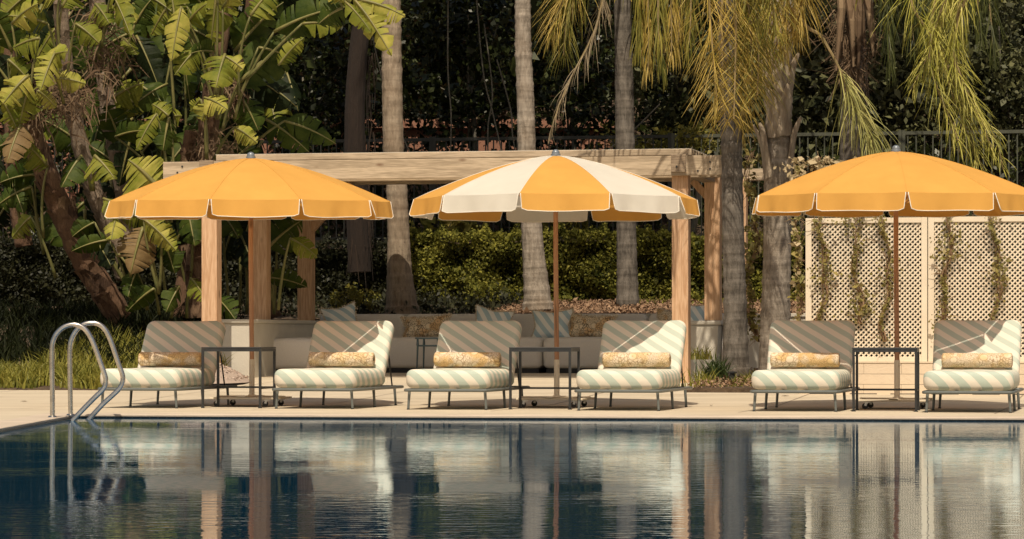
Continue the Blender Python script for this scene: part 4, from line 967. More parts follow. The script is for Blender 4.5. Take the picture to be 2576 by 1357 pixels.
# pebble heap
g = G(); pts = []
for k in range(2600):
    u = rng.uniform(0, 1); a = rng.uniform(0, 6.28); q = W(-5.25, 6.9); h = .30 * (1 - u ** 1.1)
    pts.append(Vector((q.x + math.cos(a) * u * .62, q.y + math.sin(a) * u * 1.5, deckz(6.9) + .05 + h)))
V = leaf_cloud(np.array(pts), .028, up=1.2, front=.6, asp=.9); o = cloud_mesh('gravel_heap', V, M['pebble']); struct(tag(o, 'pinkish gravel spilling round the wall end', 'gravel'), 'stuff')
g = G(); q = W(-5.25, 6.9); nR = 6; vs = [(q.x, q.y, deckz(6.9) + .34)]
for i in range(1, nR + 1):
    for j in range(18): u = i / nR; a = j * math.pi / 9; vs.append((q.x + math.cos(a) * u * .66, q.y + math.sin(a) * u * 1.55, deckz(6.9) + .04 + .30 * (1 - u ** 1.1) - (.03 if i == nR else 0)))
fs = [(0, 1 + j, 1 + (j + 1) % 18) for j in range(18)] + [(1 + (i - 1) * 18 + j, 1 + i * 18 + j, 1 + i * 18 + (j + 1) % 18, 1 + (i - 1) * 18 + (j + 1) % 18) for i in range(1, nR) for j in range(18)]
g.add(vs, fs); struct(tag(g.build('gravel_mound', M['pebble'], smooth=True), 'mound of pinkish gravel at the wall end', 'gravel'), 'stuff')

def blades(n, region, hmin, hmax, wd, lean=.5, seg=3, tuft=0):
    """curved grass blades; region() gives a base point"""
    vs = []; fs = []
    c = None
    for k in range(n):
        if tuft and k % tuft == 0 or c is None: c = region()
        b = c + Vector((rnd.gauss(0, .05), rnd.gauss(0, .05), 0)) if tuft else region()
        h = rnd.uniform(hmin, hmax); a = rnd.uniform(0, 6.28); l_ = rnd.uniform(.2, 1) * lean * h; dx, dy = math.cos(a) * l_, math.sin(a) * l_
        a2 = rnd.uniform(-.9, .9); sx, sy = math.cos(a2) * wd / 2, math.sin(a2) * wd / 2
        i0 = len(vs)
        for j in range(seg + 1):
            f = j / seg; w2 = (1 - f ** 1.8) + .04; z = h * (f - .32 * f * f * l_ / (lean * h + 1e-6)) ; x = dx * f ** 1.7; y = dy * f ** 1.7
            vs.append((b.x + x - sx * w2, b.y + y - sy * w2, b.z + z)); vs.append((b.x + x + sx * w2, b.y + y + sy * w2, b.z + z))
        for j in range(seg): fs.append((i0 + 2 * j, i0 + 2 * j + 1, i0 + 2 * j + 3, i0 + 2 * j + 2))
    return vs, fs
def reg(s0, s1, t0, t1):
    def f():
        s, t = rnd.uniform(s0, s1), rnd.uniform(t0, t1); return W(s, t, hg(s, t) - .01)
    return f
g = G(); g.add(*blades(7500, reg(-9.5, -5.0, 4.9, 5.7), .08, .28, .020, 1.0, 4, 16)); g.add(*blades(2600, reg(-6.8, -5.2, 5.2, 8.0), .12, .34, .018, 1.0, 4, 14))
struct(tag(g.build('grass_border', M['grass']), 'sunlit yellow-green liriope grass along the left deck edge', 'grass'), 'stuff')
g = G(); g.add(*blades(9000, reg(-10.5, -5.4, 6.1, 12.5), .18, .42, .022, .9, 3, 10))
struct(tag(g.build('shaded_grass', M['grassshade']), 'strappy ground cover coloured dark for the shade under the paddle-leaf plants', 'grass'), 'stuff')
def clump(px, v, y, n, hmin, hmax, wd, m, label, group='strap-leaf plants by the right palms', sp=.07, lean=.8):
    c = P(px, v, y); r0 = c.copy(); g = G()
    g.add(*blades(n, lambda: r0 + Vector((rnd.gauss(0, sp), rnd.gauss(0, sp), 0)), hmin, hmax, wd, lean, 5))
    g.v = [(a[0] - c.x, a[1] - c.y, a[2] - c.z) for a in g.v]
    o = g.build('strap_leaf_plant', m); o.location = c; tag(o, label, 'plant', group)
clump(1800, 962, 34.2, 95, .22, .40, .020, M['strap'], 'dark green strap-leaf plant below the wall pillar')
clump(1762, 975, 33.4, 70, .12, .27, .014, M['grass'], 'yellow-green strap plant right behind the fourth lounger', sp=.10)
clump(1752, 905, 35.8, 60, .1, .22, .014, M['grass'], 'pale strap plant close against the wall pillar', sp=.10)
clump(1872, 984, 33.0, 80, .10, .24, .014, M['grass'], 'yellow strap plant in front of the dark bollard light', sp=.11)
clump(1895, 975, 33.8, 60, .14, .27, .014, M['grass'], 'yellow-green strap plant left of the fifth lounger', sp=.07)
clump(1820, 988, 33.0, 45, .05, .12, .012, M['grass'], 'low yellow tuft at the bed edge', sp=.12)
# bollard light
r = empty('bollard_light', P(1842, 975, 33.3)); tag(r, 'small black bollard light among yellow strap leaves', 'garden light')
g = G(); g.lathe([(.001, -.05), (.036, -.05), (.036, .14), (.03, .142), (.03, .15)], 14); g.build('body', M['black'], r, smooth=True, auto=40)
g = G(); g.lathe([(.045, .15), (.052, .153), (.052, .165), (.02, .175), (.001, .176)], 14); g.build('hood', M['black'], r, smooth=True, auto=40)

fl = None
for i, (px, v, lab) in enumerate([(1975, 1010, 'dry leaf lying on the deck between the fourth and fifth loungers'), (1790, 1022, 'dry leaf on the deck near the fourth lounger'), (60, 1012, 'dry leaf on the deck left of the ladder'), (1320, 965, 'dry leaf on the deck in front of the sofa'), (640, 968, 'dry leaf on the deck near the gravel heap'), (1850, 1000, 'dry leaf by the small planted bed')]):
    y = CH * FPX / (v - HZ); s_, t_ = F((px - 1288) * y / FPX, y)
    for _ in range(4): y = (CH - deckz(t_)) * FPX / (v - HZ); s_, t_ = F((px - 1288) * y / FPX, y)
    g = G(); g.add([(-.05, 0, .004), (0, -.018, .012), (.05, .0, .006), (0, .02, .010), (0, 0, .004)], [(0, 1, 4), (1, 2, 4), (2, 3, 4), (3, 0, 4)]); o = g.build('fallen_leaf', M['fibre']); o.location = ((px - 1288) * y / FPX, y, deckz(t_) + .002); o.rotation_euler = (0, 0, i * 1.3); tag(o, lab, 'fallen leaf', 'fallen leaves on the deck')
# ------------------------------------------------------------ paddle leaves (giant bird of paradise)
def paddle(gr, B, T, wd, sag=.12, nrm=None, split=.5, fold=.3, curl=0.25, seed=None, mi=0):
    """one torn paddle leaf: midrib from B to T, mi blade material index, midrib in material 1"""
    rr = random.Random(seed if seed is not None else rnd.random())
    B, T = Vector(B), Vector(T); L_ = (T - B).length; up = Vector((0, 0, 1))
    C = (B + T) / 2 + up * sag * L_ + Vector((0, -1, 0)) * curl * L_ * .3
    def cur(t): return B * (1 - t) ** 2 + C * 2 * t * (1 - t) + T * t * t
    def tan(t): return ((C - B) * (1 - t) + (T - C) * t).normalized()
    N0 = Vector(nrm) if nrm else Vector((rr.uniform(-.5, .5), -1, rr.uniform(.1, 1.0)))
    def prof(t): return max(0.02, (math.sin(math.pi * min(1, t * .97 + .03) ** .72)) ** .62)
    for side in (-1, 1):
        cuts = [0.0]
        while cuts[-1] < .97:
            cuts.append(min(1.0, cuts[-1] + (rr.uniform(.035, .12) if rr.random() < split else rr.uniform(.16, .34))))
        if cuts[-1] < 1: cuts.append(1.0)
        for a, b in zip(cuts[:-1], cuts[1:]):
            drp = rr.uniform(-.1, .3) * (1 if rr.random() < .7 else 1.9) * split; ln = rr.uniform(.86, 1.05) * (rr.uniform(.55, .9) if rr.random() < .12 * split * 2 else 1)
            gap = (.16 * (b - a)) * rr.uniform(.3, 1.6) * min(1, split * 1.5)
            na = max(2, int((b - a) / .05)); nb = 5; vs = []
            tw = rr.uniform(-.35, .35) * split
            for i in range(na + 1):
                f = i / na
                for j in range(nb + 1):
                    u = j / nb
                    t = a + (b - a) * f; ts_ = t + gap * u * (1 - 2 * f) * .9 + .07 * u * (1 - t)
                    ts_ = min(max(ts_, 0), 1)
                    tg = tan(ts_); n_ = (N0 - tg * N0.dot(tg)).normalized(); sd_ = tg.cross(n_) * side
                    h = wd * .5 * prof(t) * ln * u
                    bend = fold * .5 + drp + .25 * u
                    p = cur(ts_) + sd_ * h * math.cos(bend) - n_ * h * math.sin(bend) + n_ * (h * tw * (f - .5) * 1.2) - up * (h * .10 * u)
                    p += n_ * .012 * wd / .4 * math.sin(t * 60) * u
                    vs.append(p)
            fs = [(i * (nb + 1) + j, i * (nb + 1) + j + 1, (i + 1) * (nb + 1) + j + 1, (i + 1) * (nb + 1) + j) for i in range(na) for j in range(nb)]
            gr.add(vs, fs, mi)
    k = 8
    gr.tube([cur(i / k) - Vector((0, 0.002, 0)) for i in range(k + 1)], [.016 * (wd / .4) * (1 - .85 * i / k) + .002 for i in range(k + 1)], 6, 1)
def petiole(gr, A, B, r0=.025, r1=.014, bow=.15):
    A, B = Vector(A), Vector(B); C = (A + B) / 2 + Vector((rnd.uniform(-.1, .1) * (B - A).length, 0, bow * (B - A).length * .5))
    pts = [A * (1 - t) ** 2 + C * 2 * t * (1 - t) + B * t * t for t in [i / 8 for i in range(9)]]
    gr.tube(pts, [r0 + (r1 - r0) * i / 8 for i in range(9)], 6, 2)
PLANTS = {}
def plant(key, px, v, y, label):
    r = empty('bird_of_paradise_plant', P(px, v, y)); tag(r, label, 'paddle-leaf plant', 'giant bird of paradise clump'); PLANTS[key] = r; return r
def stem(key, path, y, r0, r1, m, y1=None):
    n = len(path); pts = [P(a, b, y + ((y1 or y) - y) * i / (n - 1)) for i, (a, b) in enumerate(path)]; sp = smooth_path(pts, 7); g = G()
    rad = [(r0 + (r1 - r0) * i / (len(sp) - 1)) * (1 + .06 * math.sin(i * 2.1) + rnd.uniform(-.05, .07)) for i in range(len(sp))]
    g.tube(sp, rad, 14)
    # peeling sheaths that overlap up the stem
    for k in range(int(len(sp) * 1.3)):
        i = rnd.randrange(0, len(sp) - 3); c = sp[i]; tg = (sp[i + 2] - sp[i]).normalized(); a = rnd.uniform(-2.6, -.5)
        sdv = tg.cross(Vector((0, 1, 0))).normalized(); dr = (sdv * math.cos(a) + Vector((0, 1, 0)) * math.sin(a)).normalized(); tn = dr.cross(tg)
        rr_ = rad[i] * 1.03; L_ = rnd.uniform(.12, .3); w_ = rr_ * rnd.uniform(.5, .9); vs = []
        for j in range(5):
            f = j / 4; o_ = rr_ + .05 * f ** 3 * rnd.uniform(.3, 1.2)
            for q in (-1, 0, 1):
                an = q * w_ / rr_ * (1 - .75 * f) ; vs.append(c + tg * L_ * f + (dr * math.cos(an) + tn * math.sin(an)) * (o_ if q == 0 else o_ * 1.0))
        g.add(vs, [(j * 3 + q, j * 3 + q + 1, (j + 1) * 3 + q + 1, (j + 1) * 3 + q) for j in range(4) for q in range(2)])
    return g.build('stem', m, PLANTS[key], off=PLANTS[key].location, smooth=True)
LEAFN = 0
def leaf(key, b, t, wpx, c, y, origin=None, y2=None, sag=.1, nrm=None, split=.5, fold=.3):
    global LEAFN; LEAFN += 1
    B = P(b[0], b[1], y); T = P(t[0], t[1], y2 if y2 is not None else y - rnd.uniform(-.15, .35)); g = G(); wd = wpx * 1.42 * y / FPX
    paddle(g, B, T, wd, sag, nrm, split, fold, .15, seed=LEAFN * 13 + 5)
    if origin: petiole(g, P(origin[0], origin[1], y + .25), B, .022, .013)
    g.build('leaf', [M['paddle'][c], M['midrib'], M['pstalk']], PLANTS[key], off=PLANTS[key].location, smooth=True)
plant('A', 265, 770, 38.2, 'leaning paddle-leaf plant with the thick brown stem'); plant('B', 300, 700, 38.6, 'paddle-leaf plant with a grey papery leaning stem')
plant('C', 300, 620, 39.4, 'ragged tall paddle-leaf plant behind the grey stem'); plant('D', 500, 790, 38.8, 'large central paddle-leaf plant behind the front left post')
plant('E', 560, 800, 40.6, 'low dark paddle-leaf plant seen between the left pergola posts'); plant('F', 420, 760, 37.8, 'young paddle-leaf plant with low sunlit leaves by the first lounger')
plant('Gg', 60, 600, 39.8, 'paddle-leaf plant at the left picture edge')
stem('A', [(305, 800), (262, 735), (205, 640), (150, 520), (95, 380), (60, 270)], 38.2, .17, .13, M['ptrunk'], 37.6)
stem('A', [(290, 790), (235, 700), (190, 600), (170, 500)], 38.5, .10, .08, M['ptrunk'])
stem('B', [(315, 700), (285, 600), (240, 490), (205, 380), (178, 250), (160, 120), (150, -40)], 38.6, .12, .085, M['ptrunkgrey'], 37.9)
stem('C', [(325, 640), (300, 430), (275, 300), (262, 200), (250, 80), (245, -60)], 39.4, .10, .10, M['ptrunkgrey'])
stem('D', [(505, 800), (498, 640), (505, 480), (520, 380), (535, 240), (560, 60), (575, -60)], 38.9, .16, .09, M['ptrunk'])
stem('D', [(460, 800), (470, 640), (465, 480), (480, 330)], 39.2, .14, .08, M['ptrunk'])
stem('D', [(590, 300), (610, 160), (632, 20), (640, -60)], 39.0, .08, .06, M['ptrunk'])
stem('Gg', [(60, 620), (40, 480), (30, 300), (20, 100), (15, -40)], 40, .11, .09, M['ptrunk'])
stem('E', [(690, 800), (660, 700), (620, 560), (560, 420)], 40.9, .10, .07, M['ptrunk'])
# (plant, base, tip, width px, material, distance, petiole origin)
LV = [
 ('A', (100, 96), (31, 122), 66, 1, 36.9, (75, 290)), ('A', (140, 130), (103, 226), 56, 2, 36.8, (100, 260)), ('A', (72, 190), (8, 262), 74, 2, 36.8, (85, 300)),
 ('A', (72, 225), (50, 312), 62, 1, 36.9, (85, 300)), ('A', (95, 228), (142, 272), 48, 2, 36.9, (80, 300)), ('B', (140, 198), (216, 212), 46, 2, 37.0, (160, 260)),
 ('B', (120, 60), (20, 40), 60, 1, 37.3, (150, 200)), ('B', (150, -10), (70, -40), 80, 2, 37.2, (155, 150)), ('B', (155, 20), (210, -60), 70, 1, 37.3, (155, 200)),
 ('A', (52, 315), (18, 412), 62, 3, 37.0, (85, 360)), ('A', (60, 345), (-20, 380), 60, 0, 37.6, (85, 380)),
 ('C', (240, 10), (275, 60), 60, 1, 38.2, (250, 150)), ('C', (255, 30), (205, 90), 44, 3, 38.3, (255, 150)), ('C', (280, -20), (330, 95), 48, 1, 38.0, (255, 120)),
 ('C', (300, -10), (338, 60), 46, 2, 38.1, (255, 100)), ('C', (262, 140), (300, 230), 40, 0, 38.9, (262, 220)), ('C', (310, 95), (345, 140), 40, 1, 38.6, (268, 200)),
 ('D', (343, 90), (402, 228), 54, 4, 39.8, (460, 480)), ('D', (352, 215), (430, 280), 62, 0, 39.6, (460, 480)), ('D', (430, 155), (400, 320), 60, 4, 40.3, (455, 480)),
 ('D', (462, 150), (478, 262), 40, 0, 39.9, (465, 430)), ('D', (456, 17), (432, 156), 50, 2, 37.8, (540, 220)), ('D', (440, 50), (428, -40), 60, 1, 38.0, (540, 220)),
 ('D', (549, -40), (530, 118), 82, 1, 38.0, (545, 260)), ('D', (520, 30), (470, -30), 60, 0, 38.3, (545, 260)), ('D', (560, 20), (600, -30), 60, 2, 38.0, (545, 260)),
 ('D', (566, 137), (543, 222), 72, 1, 37.8, (548, 300)), ('D', (562, 140), (612, 176), 46, 2, 37.8, (548, 300)), ('D', (540, 130), (480, 135), 50, 0, 38.1, (545, 300)),
 ('D', (600, 210), (765, 84), 92, 0, 38.2, (560, 330)), ('D', (590, 130), (713, 6), 82, 0, 38.4, (560, 300)), ('D', (600, 225), (690, 148), 66, 0, 38.3, (560, 330)),
 ('D', (690, 80), (868, 18), 74, 0, 38.0, (600, 250)), ('D', (660, 40), (760, -50), 80, 4, 38.6, (600, 250)), ('D', (700, 165), (765, 95), 40, 1, 37.8, None),
 ('D', (760, 60), (862, 66), 50, 1, 37.9, (620, 200)), ('D', (800, 30), (880, -30), 56, 1, 38.1, (640, 160)), ('D', (612, 190), (700, 235), 60, 4, 39.0, (560, 330)),
 ('D', (887, -6), (986, 142), 62, 2, 36.9, (800, -80)), ('D', (868, 4), (935, 84), 44, 1, 36.9, (800, -80)), ('D', (892, -2), (1020, 42), 74, 2, 36.9, (800, -80)), ('D', (862, 20), (800, 62), 60, 0, 37.2, (800, -80)),
 ('D', (880, 8), (840, -50), 60, 2, 37.1, None),
 ('D', (514, 246), (572, 276), 56, 2, 37.6, (520, 400)), ('D', (520, 262), (508, 306), 44, 2, 37.6, (520, 400)), ('D', (505, 250), (480, 282), 30, 2, 37.6, (520, 400)),
 ('F', (425, 294), (410, 380), 72, 0, 37.4, (430, 560)), ('F', (394, 286), (342, 380), 46, 1, 37.3, (430, 560)), ('F', (424, 292), (382, 262), 46, 1, 37.3, None), ('F', (440, 292), (458, 292), 34, 1, 37.3, None),
 ('F', (396, 470), (322, 402), 118, 2, 36.8, (420, 560)), ('B', (205, 392), (155, 472), 66, 0, 37.5, (230, 480)), ('B', (238, 392), (290, 452), 78, 1, 37.4, (235, 480)),
 ('D', (290, 345), (378, 330), 56, 0, 38.6, (440, 500)), ('D', (330, 345), (300, 470), 70, 4, 38.9, (420, 560)), ('D', (650, 300), (560, 350), 80, 4, 39.4, (520, 480)),
 ('D', (610, 250), (650, 330), 66, 0, 38.4, (540, 380)), ('D', (590, 320), (648, 362), 44, 2, 38.0, (540, 400)), ('D', (668, 300), (778, 384), 66, 0, 38.9, (540, 430)), ('D', (715, 305), (845, 362), 56, 0, 38.8, (560, 430)),
 ('D', (700, 310), (660, 350), 50, 4, 39.2, (560, 430)), ('D', (640, 200), (620, 300), 70, 4, 39.4, (560, 400)), ('D', (720, 180), (750, 280), 50, 4, 39.8, (600, 400)),
 ('F', (274, 604), (180, 633), 48, 0, 37.1, (330, 760)), ('F', (360, 572), (328, 692), 84, 3, 36.9, (400, 740)), ('F', (362, 552), (443, 632), 58, 2, 36.8, (400, 740)), ('F', (292, 548), (280, 604), 50, 2, 36.9, (330, 700)),
 ('F', (238, 560), (182, 596), 50, 0, 37.6, (330, 740)), ('F', (343, 682), (322, 748), 44, 0, 37.2, (370, 780)), ('F', (388, 726), (319, 786), 56, 0, 37.0, (400, 790)), ('F', (452, 720), (418, 786), 46, 0, 37.1, (430, 800)),
 ('F', (298, 640), (345, 705), 60, 4, 37.6, (370, 780)), ('F', (236, 600), (280, 672), 54, 4, 37.5, (330, 740)), ('F', (400, 560), (300, 540), 60, 1, 37.2, (400, 740)), ('F', (410, 600), (440, 690), 60, 0, 37.6, (420, 760)),
 ('Gg', (78, 546), (30, 600), 50, 1, 37.5, (140, 700)), ('Gg', (80, 470), (-10, 520), 70, 0, 38.2, (110, 640)), ('Gg', (60, 490), (100, 548), 56, 4, 38.4, (110, 640)), ('Gg', (90, 440), (0, 460), 60, 0, 38.2, (100, 600)),
 ('Gg', (30, 130), (-20, 30), 80, 0, 38.8, (35, 330)), ('Gg', (30, 220), (-30, 140), 80, 4, 39.0, (35, 330)), ('Gg', (60, 430), (130, 470), 50, 4, 38.6, (60, 600)), ('Gg', (20, 440), (60, 540), 50, 0, 38.4, (60, 600)),
 ('E', (672, 626), (762, 553), 74, 0, 38.9, (690, 790)), ('E', (730, 600), (799, 648), 44, 1, 37.6, (700, 780)), ('E', (672, 698), (775, 724), 44, 0, 38.8, (690, 790)), ('E', (545, 750), (592, 805), 50, 0, 38.9, (560, 810)),
 ('E', (590, 560), (560, 660), 64, 4, 40.2, (600, 790)), ('E', (600, 580), (640, 680), 60, 4, 40.0, (620, 790)), ('E', (700, 560), (640, 640), 60, 4, 40.2, (690, 790)), ('E', (560, 540), (600, 600), 60, 0, 39.8, (580, 790)),
 ('A', (30, 60), (95, 10), 60, 2, 37.0, (60, 250)), ('A', (20, 150), (70, 200), 56, 1, 37.1, (50, 300)), ('A', (110, 150), (170, 130), 50, 2, 36.9, (100, 260)), ('B', (190, 60), (250, 110), 60, 1, 37.2, (170, 200)), ('A', (5, 250), (45, 330), 54, 1, 37.0, (50, 330)),
 ('D', (470, 60), (520, 10), 60, 1, 37.9, (540, 220)), ('D', (500, 120), (440, 190), 56, 1, 37.9, (540, 260)), ('D', (630, 40), (690, -30), 70, 1, 37.9, (600, 240)), ('D', (420, 20), (380, 90), 60, 1, 38.2, (440, 300)), ('C', (340, 60), (380, 0), 60, 0, 38.4, (300, 200)),
 ('D', (650, 120), (740, 150), 60, 0, 38.1, (590, 300)), ('F', (480, 700), (520, 760), 46, 1, 37.2, (470, 800)), ('F', (260, 500), (330, 540), 60, 1, 37.0, (330, 700)), ('Gg', (120, 420), (60, 360), 60, 1, 37.5, (110, 600)),
 ('D', (480, 560), (420, 520), 60, 4, 38.9, (480, 700)), ('D', (440, 620), (480, 540), 60, 4, 38.9, (470, 740)), ('D', (470, 520), (490, 620), 60, 0, 38.5, (480, 700)),
]
for L_ in LV:
    key, b, t, wpx, c, y, org = L_
    nr = (rnd.uniform(-.6, .6), -1, rnd.uniform(.1, .9)) if c in (1, 2, 3) else (rnd.uniform(-.6, .6), -1, rnd.uniform(-.5, .15))  # pale leaves tilt up to the sun, dark ones down for shade
    leaf(key, b, t, wpx, c, y, org, nrm=nr, split=.75 if c in (1, 2) else .45)
# a few more deep leaves to close the clump
for k in range(60):
    px = rnd.uniform(-10, 660); v = rnd.uniform(-20, 560)
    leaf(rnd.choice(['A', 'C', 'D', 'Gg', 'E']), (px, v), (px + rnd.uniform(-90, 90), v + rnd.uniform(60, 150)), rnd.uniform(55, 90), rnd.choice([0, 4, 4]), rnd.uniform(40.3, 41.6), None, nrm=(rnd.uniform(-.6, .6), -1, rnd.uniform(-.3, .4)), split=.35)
for k in range(46):
    px = rnd.uniform(-10, 690); v = rnd.uniform(-30, 430); a_ = rnd.uniform(-1.2, 1.2); l_ = rnd.uniform(80, 150)
    leaf(rnd.choice(['A', 'C', 'D', 'D', 'Gg']), (px, v), (px + math.sin(a_) * l_, v + math.cos(a_) * l_ * rnd.choice([1, 1, -1])), rnd.uniform(45, 75), rnd.choice([0, 0, 1, 4]), rnd.uniform(38.9, 40.2), None, nrm=(rnd.uniform(-.6, .6), -1, rnd.uniform(-.4, .6)), split=.5)
# shreds of dry leaf round the stem heads
for key, px, v, n in (('A', 80, 255, 90), ('B', 185, 230, 120), ('C', 262, 150, 110), ('C', 250, 60, 90), ('D', 540, 380, 110), ('D', 560, 220, 70), ('A', 130, 250, 80)):
    g = G(); y = 37.6 if key in 'AB' else 38.6
    for k in range(n):
        a = P(px + rnd.gauss(0, 26), v + rnd.gauss(0, 30), y + rnd.uniform(-.3, .1)); d = Vector((rnd.uniform(-1, 1), rnd.uniform(-.5, .2), rnd.uniform(-1.4, .6))).normalized() * rnd.uniform(.12, .4)
        s_ = d.cross(Vector((0, 1, 0))).normalized() * rnd.uniform(.003, .012)
        m_ = a + d * .5 + Vector((0, 0, .04)); e_ = a + d - Vector((0, 0, .05)); g.add([a - s_, a + s_, m_ + s_, m_ - s_, e_ + s_ * .3, e_ - s_ * .3], [(0, 1, 2, 3), (3, 2, 4, 5)])
    g.build('dry_shreds', M['fibre'], PLANTS[key], off=PLANTS[key].location)

# ------------------------------------------------------------ palms
def palm_trunk(r, path, y, widths, m, sides=26, name='trunk', ringamp=.012, ringstep=.16):
    n = len(path); pts = []; ws = []
    for i in range(n - 1):
        for k in range(14):
            f = k / 14; a = path[i]; b = path[i + 1]; pts.append(P(a[0] + (b[0] - a[0]) * f, a[1] + (b[1] - a[1]) * f, y)); ws.append(widths[i] + (widths[i + 1] - widths[i]) * f)
    pts.append(P(*path[-1], y)); ws.append(widths[-1]); L_ = 0; rad = []
    ph = rnd.uniform(0, 1)
    for i, p in enumerate(pts):
        if i: L_ += (pts[i] - pts[i - 1]).length
        q = ((L_ + .07 * math.sin(L_ * 4.1 + ph * 9)) / ringstep + ph) % 1; rad.append(ws[i] / 2 * y / FPX + ringamp * (q ** 3 - .3) * (.3 + 1.2 * abs(math.sin(L_ * 1.7 + ph * 5))))
    g = G(); g.tube(pts, rad, sides); return g.build(name, m, r, off=r.location, smooth=True, auto=60)
def frond(gr, pts, n, L0, wd=.011, droop=1.0, spread=.6, grv=1.0, twosided=True, jit=.25, start=.12, mi=0):
    pts = smooth_path(pts, 6); m_ = len(pts)
    cum = [0]
    for i in range(1, m_): cum.append(cum[-1] + (pts[i] - pts[i - 1]).length)
    def at(f):
        d = f * cum[-1]
        for i in range(1, m_):
            if cum[i] >= d: return pts[i - 1].lerp(pts[i], (d - cum[i - 1]) / max(1e-6, cum[i] - cum[i - 1])), (pts[i] - pts[i - 1]).normalized()
        return pts[-1], (pts[-1] - pts[-2]).normalized()
    gr.tube(pts, [.020 * (1 - .85 * i / m_) + .003 for i in range(m_)], 6, 1)
    for k in range(n):
        f = start + (1 - start) * (k + rnd.random()) / n; p, tg = at(min(f, 1)); side = 1 if k % 2 else -1
        sv = tg.cross(Vector((0, 0, 1)));  sv = sv.normalized() if sv.length > .05 else Vector((1, 0, 0))
        az = rnd.uniform(-.9, .9); sv = (sv * side * math.cos(az) + tg.cross(sv) * math.sin(az)).normalized()
        d = (tg * rnd.uniform(.5, 1.0) + sv * spread * rnd.uniform(.6, 1.4)).normalized(); L_ = L0 * (math.sin(math.pi * min(1, .12 + .88 * f)) ** .5 * .8 + .2) * rnd.uniform(1 - jit, 1 + jit)
        seg = 5; q = p.copy(); c = [q.copy()]; st = L_ / seg; gr_ = grv * rnd.uniform(.7, 1.3)
        for j in range(seg):
            d = (d + Vector((rnd.gauss(0, .06), rnd.gauss(0, .06), -.34 * gr_ * droop))).normalized(); q = q + d * st; c.append(q.copy())
        wd_ = wd * rnd.uniform(1.0, 1.7); wv = Vector((math.cos(rnd.uniform(-.9, .9)), math.sin(rnd.uniform(-.9, .9)), 0)) * wd_ / 2
        vs = []
        for j, q in enumerate(c): w2 = (1 - (j / seg) ** 2 * .85) * (.6 + .4 * min(1, j)); vs += [q - wv * w2, q + wv * w2]
        gr.add(vs, [(2 * j, 2 * j + 1, 2 * j + 3, 2 * j + 2) for j in range(seg)], mi)
def add_frond(r, pts, m, n=150, L0=.45, **k):
    g = G(); frond(g, pts, int(n * .60), L0 * 1.08, **k); return g.build('frond', [m, M['rachis']], r, off=r.location)
def crown_fronds(r, top, n, length, m, z0=.3, nl=70, skip=None):
    for k in range(n):
        a = 2 * math.pi * k / n + rnd.uniform(-.2, .2); e_ = rnd.uniform(.2, 1.1)
        d = Vector((math.cos(a), math.sin(a), 0)); l_ = length * rnd.uniform(.8, 1.1)
        add_frond(r, [top, top + d * l_ * .35 + Vector((0, 0, l_ * .32 * e_)), top + d * l_ * .75 + Vector((0, 0, l_ * .25 * e_)), top + d * l_ + Vector((0, 0, -l_ * .15 + l_ * .1 * e_))], m, nl, .55, wd=.03, droop=.8, spread=.9)
PG = 'palm trees round the pergola'
def palm(px, v, y, label): r = empty('palm_tree', P(px, v, y)); tag(r, label, 'palm tree', PG); return r
# tan palm (left)
p1 = palm(1012, 790, 42, 'tan ringed palm trunk with flared base behind the left of the sofa')
palm_trunk(p1, [(1012, 795), (1010, 760), (1005, 690), (1003, 600), (998, 470), (990, 380), (987, 250), (985, 100), (982, -60), (978, -280), (976, -1250)], 42, [92, 80, 64, 56, 54, 53, 52, 50, 48, 46, 44], M['trunkA'])
crown_fronds(p1, P(976, -1250, 42), 11, 2.4, M['frondgreen'])
p2 = palm(1353, 775, 42.6, 'slender grey palm trunk just left of the centre umbrella pole')
palm_trunk(p2, [(1353, 780), (1351, 740), (1342, 640), (1334, 520), (1325, 380), (1322, 250), (1316, 120), (1315, 0), (1312, -180), (1306, -1200)], 42.6, [80, 68, 56, 51, 47, 44, 42, 40, 38, 36], M['trunkB'])
crown_fronds(p2, P(1306, -1200, 42.6), 11, 2.4, M['frondgreen'])
p3 = palm(1580, 790, 43.6, 'shaded grey palm trunk left of the front right pergola post')
palm_trunk(p3, [(1580, 800), (1578, 700), (1576, 600), (1573, 400), (1570, 200), (1566, 0), (1563, -180), (1560, -300)], 43.6, [62, 54, 50, 50, 47, 44, 42, 40], M['trunkC'])
crown_fronds(p3, P(1560, -300, 43.6), 11, 2.4, M['frondgreen'])
# drooping fronds of p3 in the picture
def PP(l, y): return [P(a, b, y + (0 if len(c) == 0 else c[0])) for a, b, *c in l]
add_frond(p3, PP([(1560, -300), (1490, -180), (1440, -60), (1405, 30), (1385, 90)], 43.0), M['frondyellow'], 300, .85, droop=.38, spread=.8, wd=.0085)
add_frond(p3, PP([(1560, -300), (1500, -160), (1450, -50), (1425, 50), (1418, 140)], 42.9), M['frondgreen'], 240, .8, droop=.45, spread=.75, wd=.0085)
add_frond(p3, PP([(1560, -300), (1540, -120), (1512, 20), (1492, 90), (1440, 190), (1398, 290), (1384, 345)], 42.6), M['frondpale'], 170, .45, droop=.7, spread=.5, wd=.008, start=.2)
for px in (1605, 1630, 1662, 1690, 1715, 1742):
    add_frond(p3, PP([(1560, -300), (px - 30, -260), (px - 6, -120), (px + rnd.uniform(-8, 8), 60), (px + rnd.uniform(-14, 14), rnd.uniform(130, 200))], 42.9 + rnd.uniform(-.2, .3)), rnd.choice([M['frondgreen'], M['frondyellow'], M['frondgreen']]), 150, .66, droop=1.1, spread=.35, wd=.013)
add_frond(p3, PP([(1560, -300), (1500, -200), (1510, -60), (1535, 40)], 43.2), M['frondpale'], 120, .4, droop=1.2, spread=.3, wd=.011)
